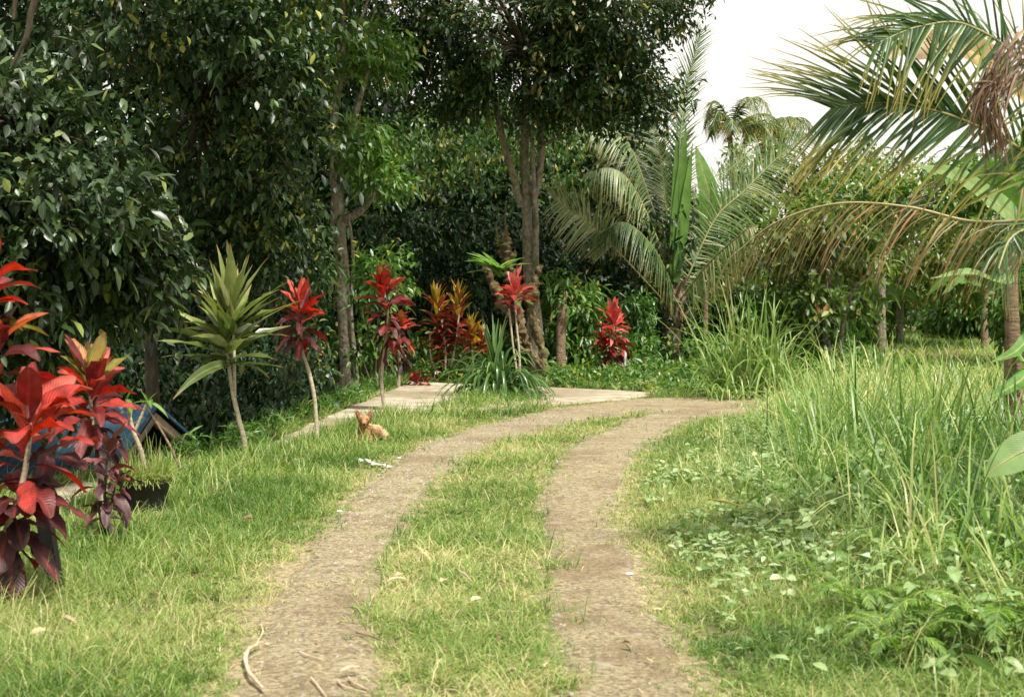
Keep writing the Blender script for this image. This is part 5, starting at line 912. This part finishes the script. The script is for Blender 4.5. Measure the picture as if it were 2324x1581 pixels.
# black and white post by the pink cordyline
b = ground_at(P(1413, 865, 32)); t = thing('marker_post', b, 'short black and white post behind the pinkish cordyline', 'post'); mb = MB(); tube(mb, [b, P(1413, 800, 32)], [.055, .055], 10, 6); mb.build('post_base', M['black'], t)
mb = MB(); tube(mb, [P(1418, 850, 31.95), P(1418, 785, 31.95)], [.035, .035], 10, 6); mb.build('post_strip', M['white'], t)

# ------------------------------------------------------------------ dog
def capsule(mb, pts, rad, ns=14, n=16): 
    pts = np.asarray(pts, float); tube(mb, pts, rad, ns, n); c = catmull(pts, n)
    for p, r in ((pts[0], rad[0]), (pts[-1], rad[-1])): ellip(mb, p, (r, r, r))
def ellip(mb, c, r, ns=14, nr=9):
    th = np.linspace(.02, math.pi - .02, nr); ph = np.linspace(0, 2 * math.pi, ns, endpoint=False)
    V = np.array([[math.sin(a) * math.cos(b), math.sin(a) * math.sin(b), math.cos(a)] for a in th for b in ph]) * np.asarray(r) + np.asarray(c)
    F = [[i * ns + j, (i + 1) * ns + j, (i + 1) * ns + (j + 1) % ns, i * ns + (j + 1) % ns] for i in range(nr - 1) for j in range(ns)]
    mb.add(V, F); mb.add(V[:ns], [list(range(ns))]); mb.add(V[-ns:], [list(range(ns))[::-1]])
g = ground_at(P(826, 1003, 17.2)); dog = thing('dog', g, 'small ginger dog with upright ears lying in grass facing the camera', 'dog'); dog.rotation_euler = (0, 0, math.radians(7))
mb = MB()     # local frame: faces -Y
capsule(mb, [(.16, .34, .11), (.10, .22, .13), (.02, .10, .15), (0, .02, .17)], [.085, .10, .10, .085])
ellip(mb, (.16, .33, .115), (.10, .11, .10)); ellip(mb, (0, .02, .13), (.09, .09, .12))
capsule(mb, [(0, .02, .19), (0, -.01, .24), (0, -.03, .28)], [.066, .058, .055])
ellip(mb, (0, -.035, .305), (.072, .072, .056)); capsule(mb, [(0, -.07, .290), (0, -.12, .268), (0, -.155, .258)], [.046, .032, .024]); ellip(mb, (0, -.09, .258), (.03, .055, .016))
for s in (-1, 1):
    capsule(mb, [(s * .065, .03, .10), (s * .075, -.02, .06), (s * .07, -.08, .045), (s * .065, -.20, .04)], [.042, .034, .026, .022]); ellip(mb, (s * .065, -.215, .037), (.028, .035, .02))
    capsule(mb, [(s * .052, -.02, .335), (s * .078, -.018, .385), (s * .095, -.012, .44)], [.036, .027, .004], 12, 10)
capsule(mb, [(.22, .34, .10), (.28, .24, .07), (.27, .30, .04), (.27, .16, .035)], [.07, .045, .03, .022])
capsule(mb, [(.18, .44, .08), (.28, .46, .05), (.35, .38, .04), (.36, .28, .03)], [.026, .022, .018, .01])
body = mb.build('body', M['dogfur'], None); body.parent = dog; body.location = (0, 0, 0)
rm = body.modifiers.new('remesh', 'REMESH'); rm.mode = 'VOXEL'; rm.voxel_size = .006; rm.use_smooth_shade = True
sm = body.modifiers.new('smooth', 'SMOOTH'); sm.factor = .6; sm.iterations = 4
bpy.context.view_layer.update(); ev = body.evaluated_get(bpy.context.evaluated_depsgraph_get()); em = ev.to_mesh()
nv = len(em.vertices); co = np.empty(nv * 3); em.vertices.foreach_get('co', co); no = np.empty(nv * 3); em.vertices.foreach_get('normal', no); co = co.reshape(-1, 3); no = no.reshape(-1, 3); ev.to_mesh_clear()
rg = np.random.default_rng(8); ix = rg.choice(nv, 7000); pp, nn_ = co[ix], no[ix]; head = pp[:, 2] > .26; face = head & (pp[:, 1] < -.07); ln = np.where(head, .011, .024) * np.where(face, .6, 1) * rg.uniform(.6, 1.3, 7000)
flow = np.array([0, .55, -.6]) + rg.normal(0, .25, (7000, 3)); tn = np.clip(.32 + .6 * sstep(.04, .2, pp[:, 1]) + rg.normal(0, .14, 7000) - .12 * (head & ~face) + .25 * face * (pp[:, 2] < .275), 0, 1)
q = MB(); ribbon(q, pp, nn_ * .55 + flow, ln, .0045, curve=.3, nseg=2, prof='grass', mid=False, tone=tn)
M['fur'] = leafmat('fur', [(0, (.12, .055, .02)), (.35, (.46, .26, .11)), (.6, (.52, .33, .16)), (1, (.68, .52, .33))], .8, 0, mottle=.2); o = q.build('fur', M['fur']); o.parent = dog; o.location = (0, 0, 0)
def dogpart(name, mk, m):
    q = MB(); mk(q); o = q.build(name, M[m]); o.parent = dog; o.location = (0, 0, 0)
dogpart('nose', lambda q: ellip(q, (0, -.178, .264), (.017, .012, .013)), 'black')
for s in (-1, 1): dogpart('eye', lambda q: ellip(q, (s * .032, -.094, .314), (.011, .008, .009)), 'black')
M['earin'] = surfmat('earin', [(.3, (.16, .06, .04)), (.7, (.28, .12, .08))], 9, .9, .2); M['cream'] = surfmat('cream', [(.3, (.55, .36, .19)), (.7, (.7, .5, .3))], 9, .9, .3)
for s in (-1, 1): dogpart('inner_ear', lambda q: ribbon(q, [(s * .058, -.054, .350)], [(s * .36, .22, 1)], .080, .044, curve=0, fold=-.1, nseg=5, prof='lance', up=(0, -1, 0)), 'earin')

# ------------------------------------------------------------------ things lying on the ground
def stick(label, pts, r, m='deadwood', name='palm_stalk', cat='stick', flat=.02, group='dry stalks lying on the near track'):
    q = MB(); W3 = []
    for u, v in pts: x, y = G(u, v); W3.append([x, y, float(H(x, y)) + flat + r[0]])
    r = [v * .62 for v in r]; tube(q, W3, r, 8, 30, .22, np.random.default_rng(len(label))); tag(q.build(name, M[m]), label, cat, group)
stick('longest curved dry palm stalk at left edge of the near track', [(588, 1480), (560, 1500), (562, 1540), (598, 1585)], [.012, .015, .013, .012])
stick('short dry stalk just above the longest curved one', [(592, 1430), (596, 1450), (584, 1475)], [.005, .006, .004])
stick('pale stalk in the middle of the left wheel track', [(680, 1496), (700, 1505), (735, 1514)], [.006, .007, .003])
stick('dry stalk at the bottom edge of the left wheel track', [(705, 1553), (720, 1570), (742, 1600)], [.006, .006, .004])
stick('forked pale stalk, left branch, by the grass strip at the bottom', [(765, 1556), (780, 1572), (830, 1588)], [.005, .006, .005])
stick('forked pale stalk, right branch, by the grass strip at the bottom', [(790, 1552), (805, 1568), (836, 1582)], [.006, .008, .005])
stick('thin pale twig above the short stalk on the left grass edge', [(612, 1352), (613, 1368), (609, 1385)], [.003, .004, .003])
stick('dark brown twig at the left edge of the grass strip', [(808, 1452), (850, 1464), (905, 1486)], [.007, .006, .003], m='palm_bark')
stick('pale twig lying on the grassy centre strip', [(1040, 1320), (1058, 1332), (1072, 1348)], [.006, .006, .004], flat=.06)
stick('thin dark twig on the far bend of the track', [(1655, 955), (1680, 957), (1710, 956)], [.01, .01, .006], m='dark_bark')
def fleaf(label, u, v, L, Wd, tone, az, m='litter', flat=.03, curve=.5, group='dead leaves scattered on the ground'):
    x, y = G(u, v); z = float(H(x, y)) + flat; q = MB(); rr = np.random.default_rng(int(u)); 
    ribbon(q, [(x, y, z)], [(math.cos(az), math.sin(az), .35)], L * .75, Wd * .6, curve=curve, fold=.6, nseg=7, prof='oval', tone=tone, wave=.25, rng=rr, roll=.3); tag(q.build('fallen_leaf', M[m]), label, 'leaf', group)
fleaf('brown curled leaf on the left lawn below the green dracaena', 545, 1200, .17, .08, .1, .2, flat=.07)
fleaf('brown crumpled leaf on the right wheel track', 1258, 1338, .08, .04, .25, .3)
fleaf('pale crumpled leaf on the grassy centre strip', 1068, 1392, .10, .06, .9, .4, flat=.06)
fleaf('buff dry leaf where left track meets the grass strip', 880, 1340, .16, .05, .85, .3, flat=.05)
fleaf('second buff dry leaf beside the one at the grass strip', 893, 1330, .13, .04, .8, .9, flat=.05)
fleaf('dry leaf tip at the bottom of the centre grass strip', 770, 1548, .16, .04, .85, .5, flat=.04)
fleaf('yellow leaf near the lower left corner', 70, 1478, .12, .06, .8, .6, flat=.08)
fleaf('long buff leaf in the left lawn under the red cordyline', 130, 1440, .2, .05, .8, -.6, flat=.08)
fleaf('reddish leaf sticking up in the left lawn', 432, 1215, .07, .02, .05, 1.4, flat=.08)
fleaf('pale dry leaf at the right edge of the right track', 1445, 1385, .1, .035, .9, -.8)
fleaf('another pale dry leaf lower on the right track edge', 1478, 1400, .09, .03, .9, -.4)
fleaf('straw coloured leaf on the bottom right of the right track', 1462, 1515, .08, .02, .9, -.9)
rg = np.random.default_rng(67)
for _ in range(22):
    u, v = rg.uniform(250, 1700), rg.uniform(1080, 1560); x, y = G(u, v)
    if x > 1.3: continue
    fleaf('small dry leaf lying loose in the lawn or on a track', u, v, rg.uniform(.05, .09), rg.uniform(.03, .06), rg.random(), rg.uniform(0, 6), flat=.045, group='small dry leaves')
q = MB(); rg = np.random.default_rng(66)
pth = [(815, 1051), (832, 1054), (842, 1060), (858, 1063), (885, 1065)]
for u, v in catmull(np.array(pth, float), 15):
    x, y = G(u + rg.normal(0, 5), v + rg.normal(0, 2)); q = MB(); z = float(H(x, y)) + .03 + rg.random() * .012
    ring = np.array([(x + math.cos(k * 1.05) * .020 * rg.uniform(.5, 1.8), y + math.sin(k * 1.05) * .034 * rg.uniform(.5, 1.6), z + rg.normal(0, .003)) for k in range(6)]); V = np.vstack([ring, ring - [0, 0, .012]])
    q.add(V, [[k, (k + 1) % 6, (k + 1) % 6 + 6, k + 6] for k in range(6)]); q.add(V, [[0, 1, 2, 3, 4, 5], [11, 10, 9, 8, 7, 6]])
    tag(q.build('white_chip', M['white'], smooth=False), 'broken white chip in the short line beside the track below the dog', 'chip', 'white chips beside the track')
def pebble(label, u, v, s, m='white'):
    x, y = G(u, v); q = MB(); ellip(q, (x, y, float(H(x, y)) + s * .5), (s * 1.4, s, s * .55), 10, 7); tag(q.build('pebble', M[m]), label, 'pebble', 'loose pale pebbles')
pebble('white pebble on the right edge of the right track', 1428, 1306, .017); pebble('white pebble at the left end of track line by the lawn', 770, 1162, .02); pebble('pale stone at the inner edge of the right track', 1340, 1190, .016) 
pebble('pale pebble where the left track passes below the dog', 905, 1042, .018)
b = ground_at(P(2032, 835, 42)); q = MB(); tube(q, [b, P(2032, 805, 42), P(2026, 783, 42)], [.05, .07, .09], 8, 10, .1, np.random.default_rng(2)); tag(q.build('short_post', M['black']), 'small black leaning post at the near edge of the far field', 'post')
# wooden offcut in the weeds beside the palm
q = MB(); e0 = P(1448, 875, 28.3); e0[2] = float(H(e0[0], e0[1])) + .10; box(q, e0, (.36, .1, .10), (0, .12, 0), (0, 0, .035)); tag(q.build('wood_offcut', M['fascia'], smooth=False), 'pale wooden offcut lying in weeds near the coconut trunk', 'plank')
# small pale concrete block at the field's edge
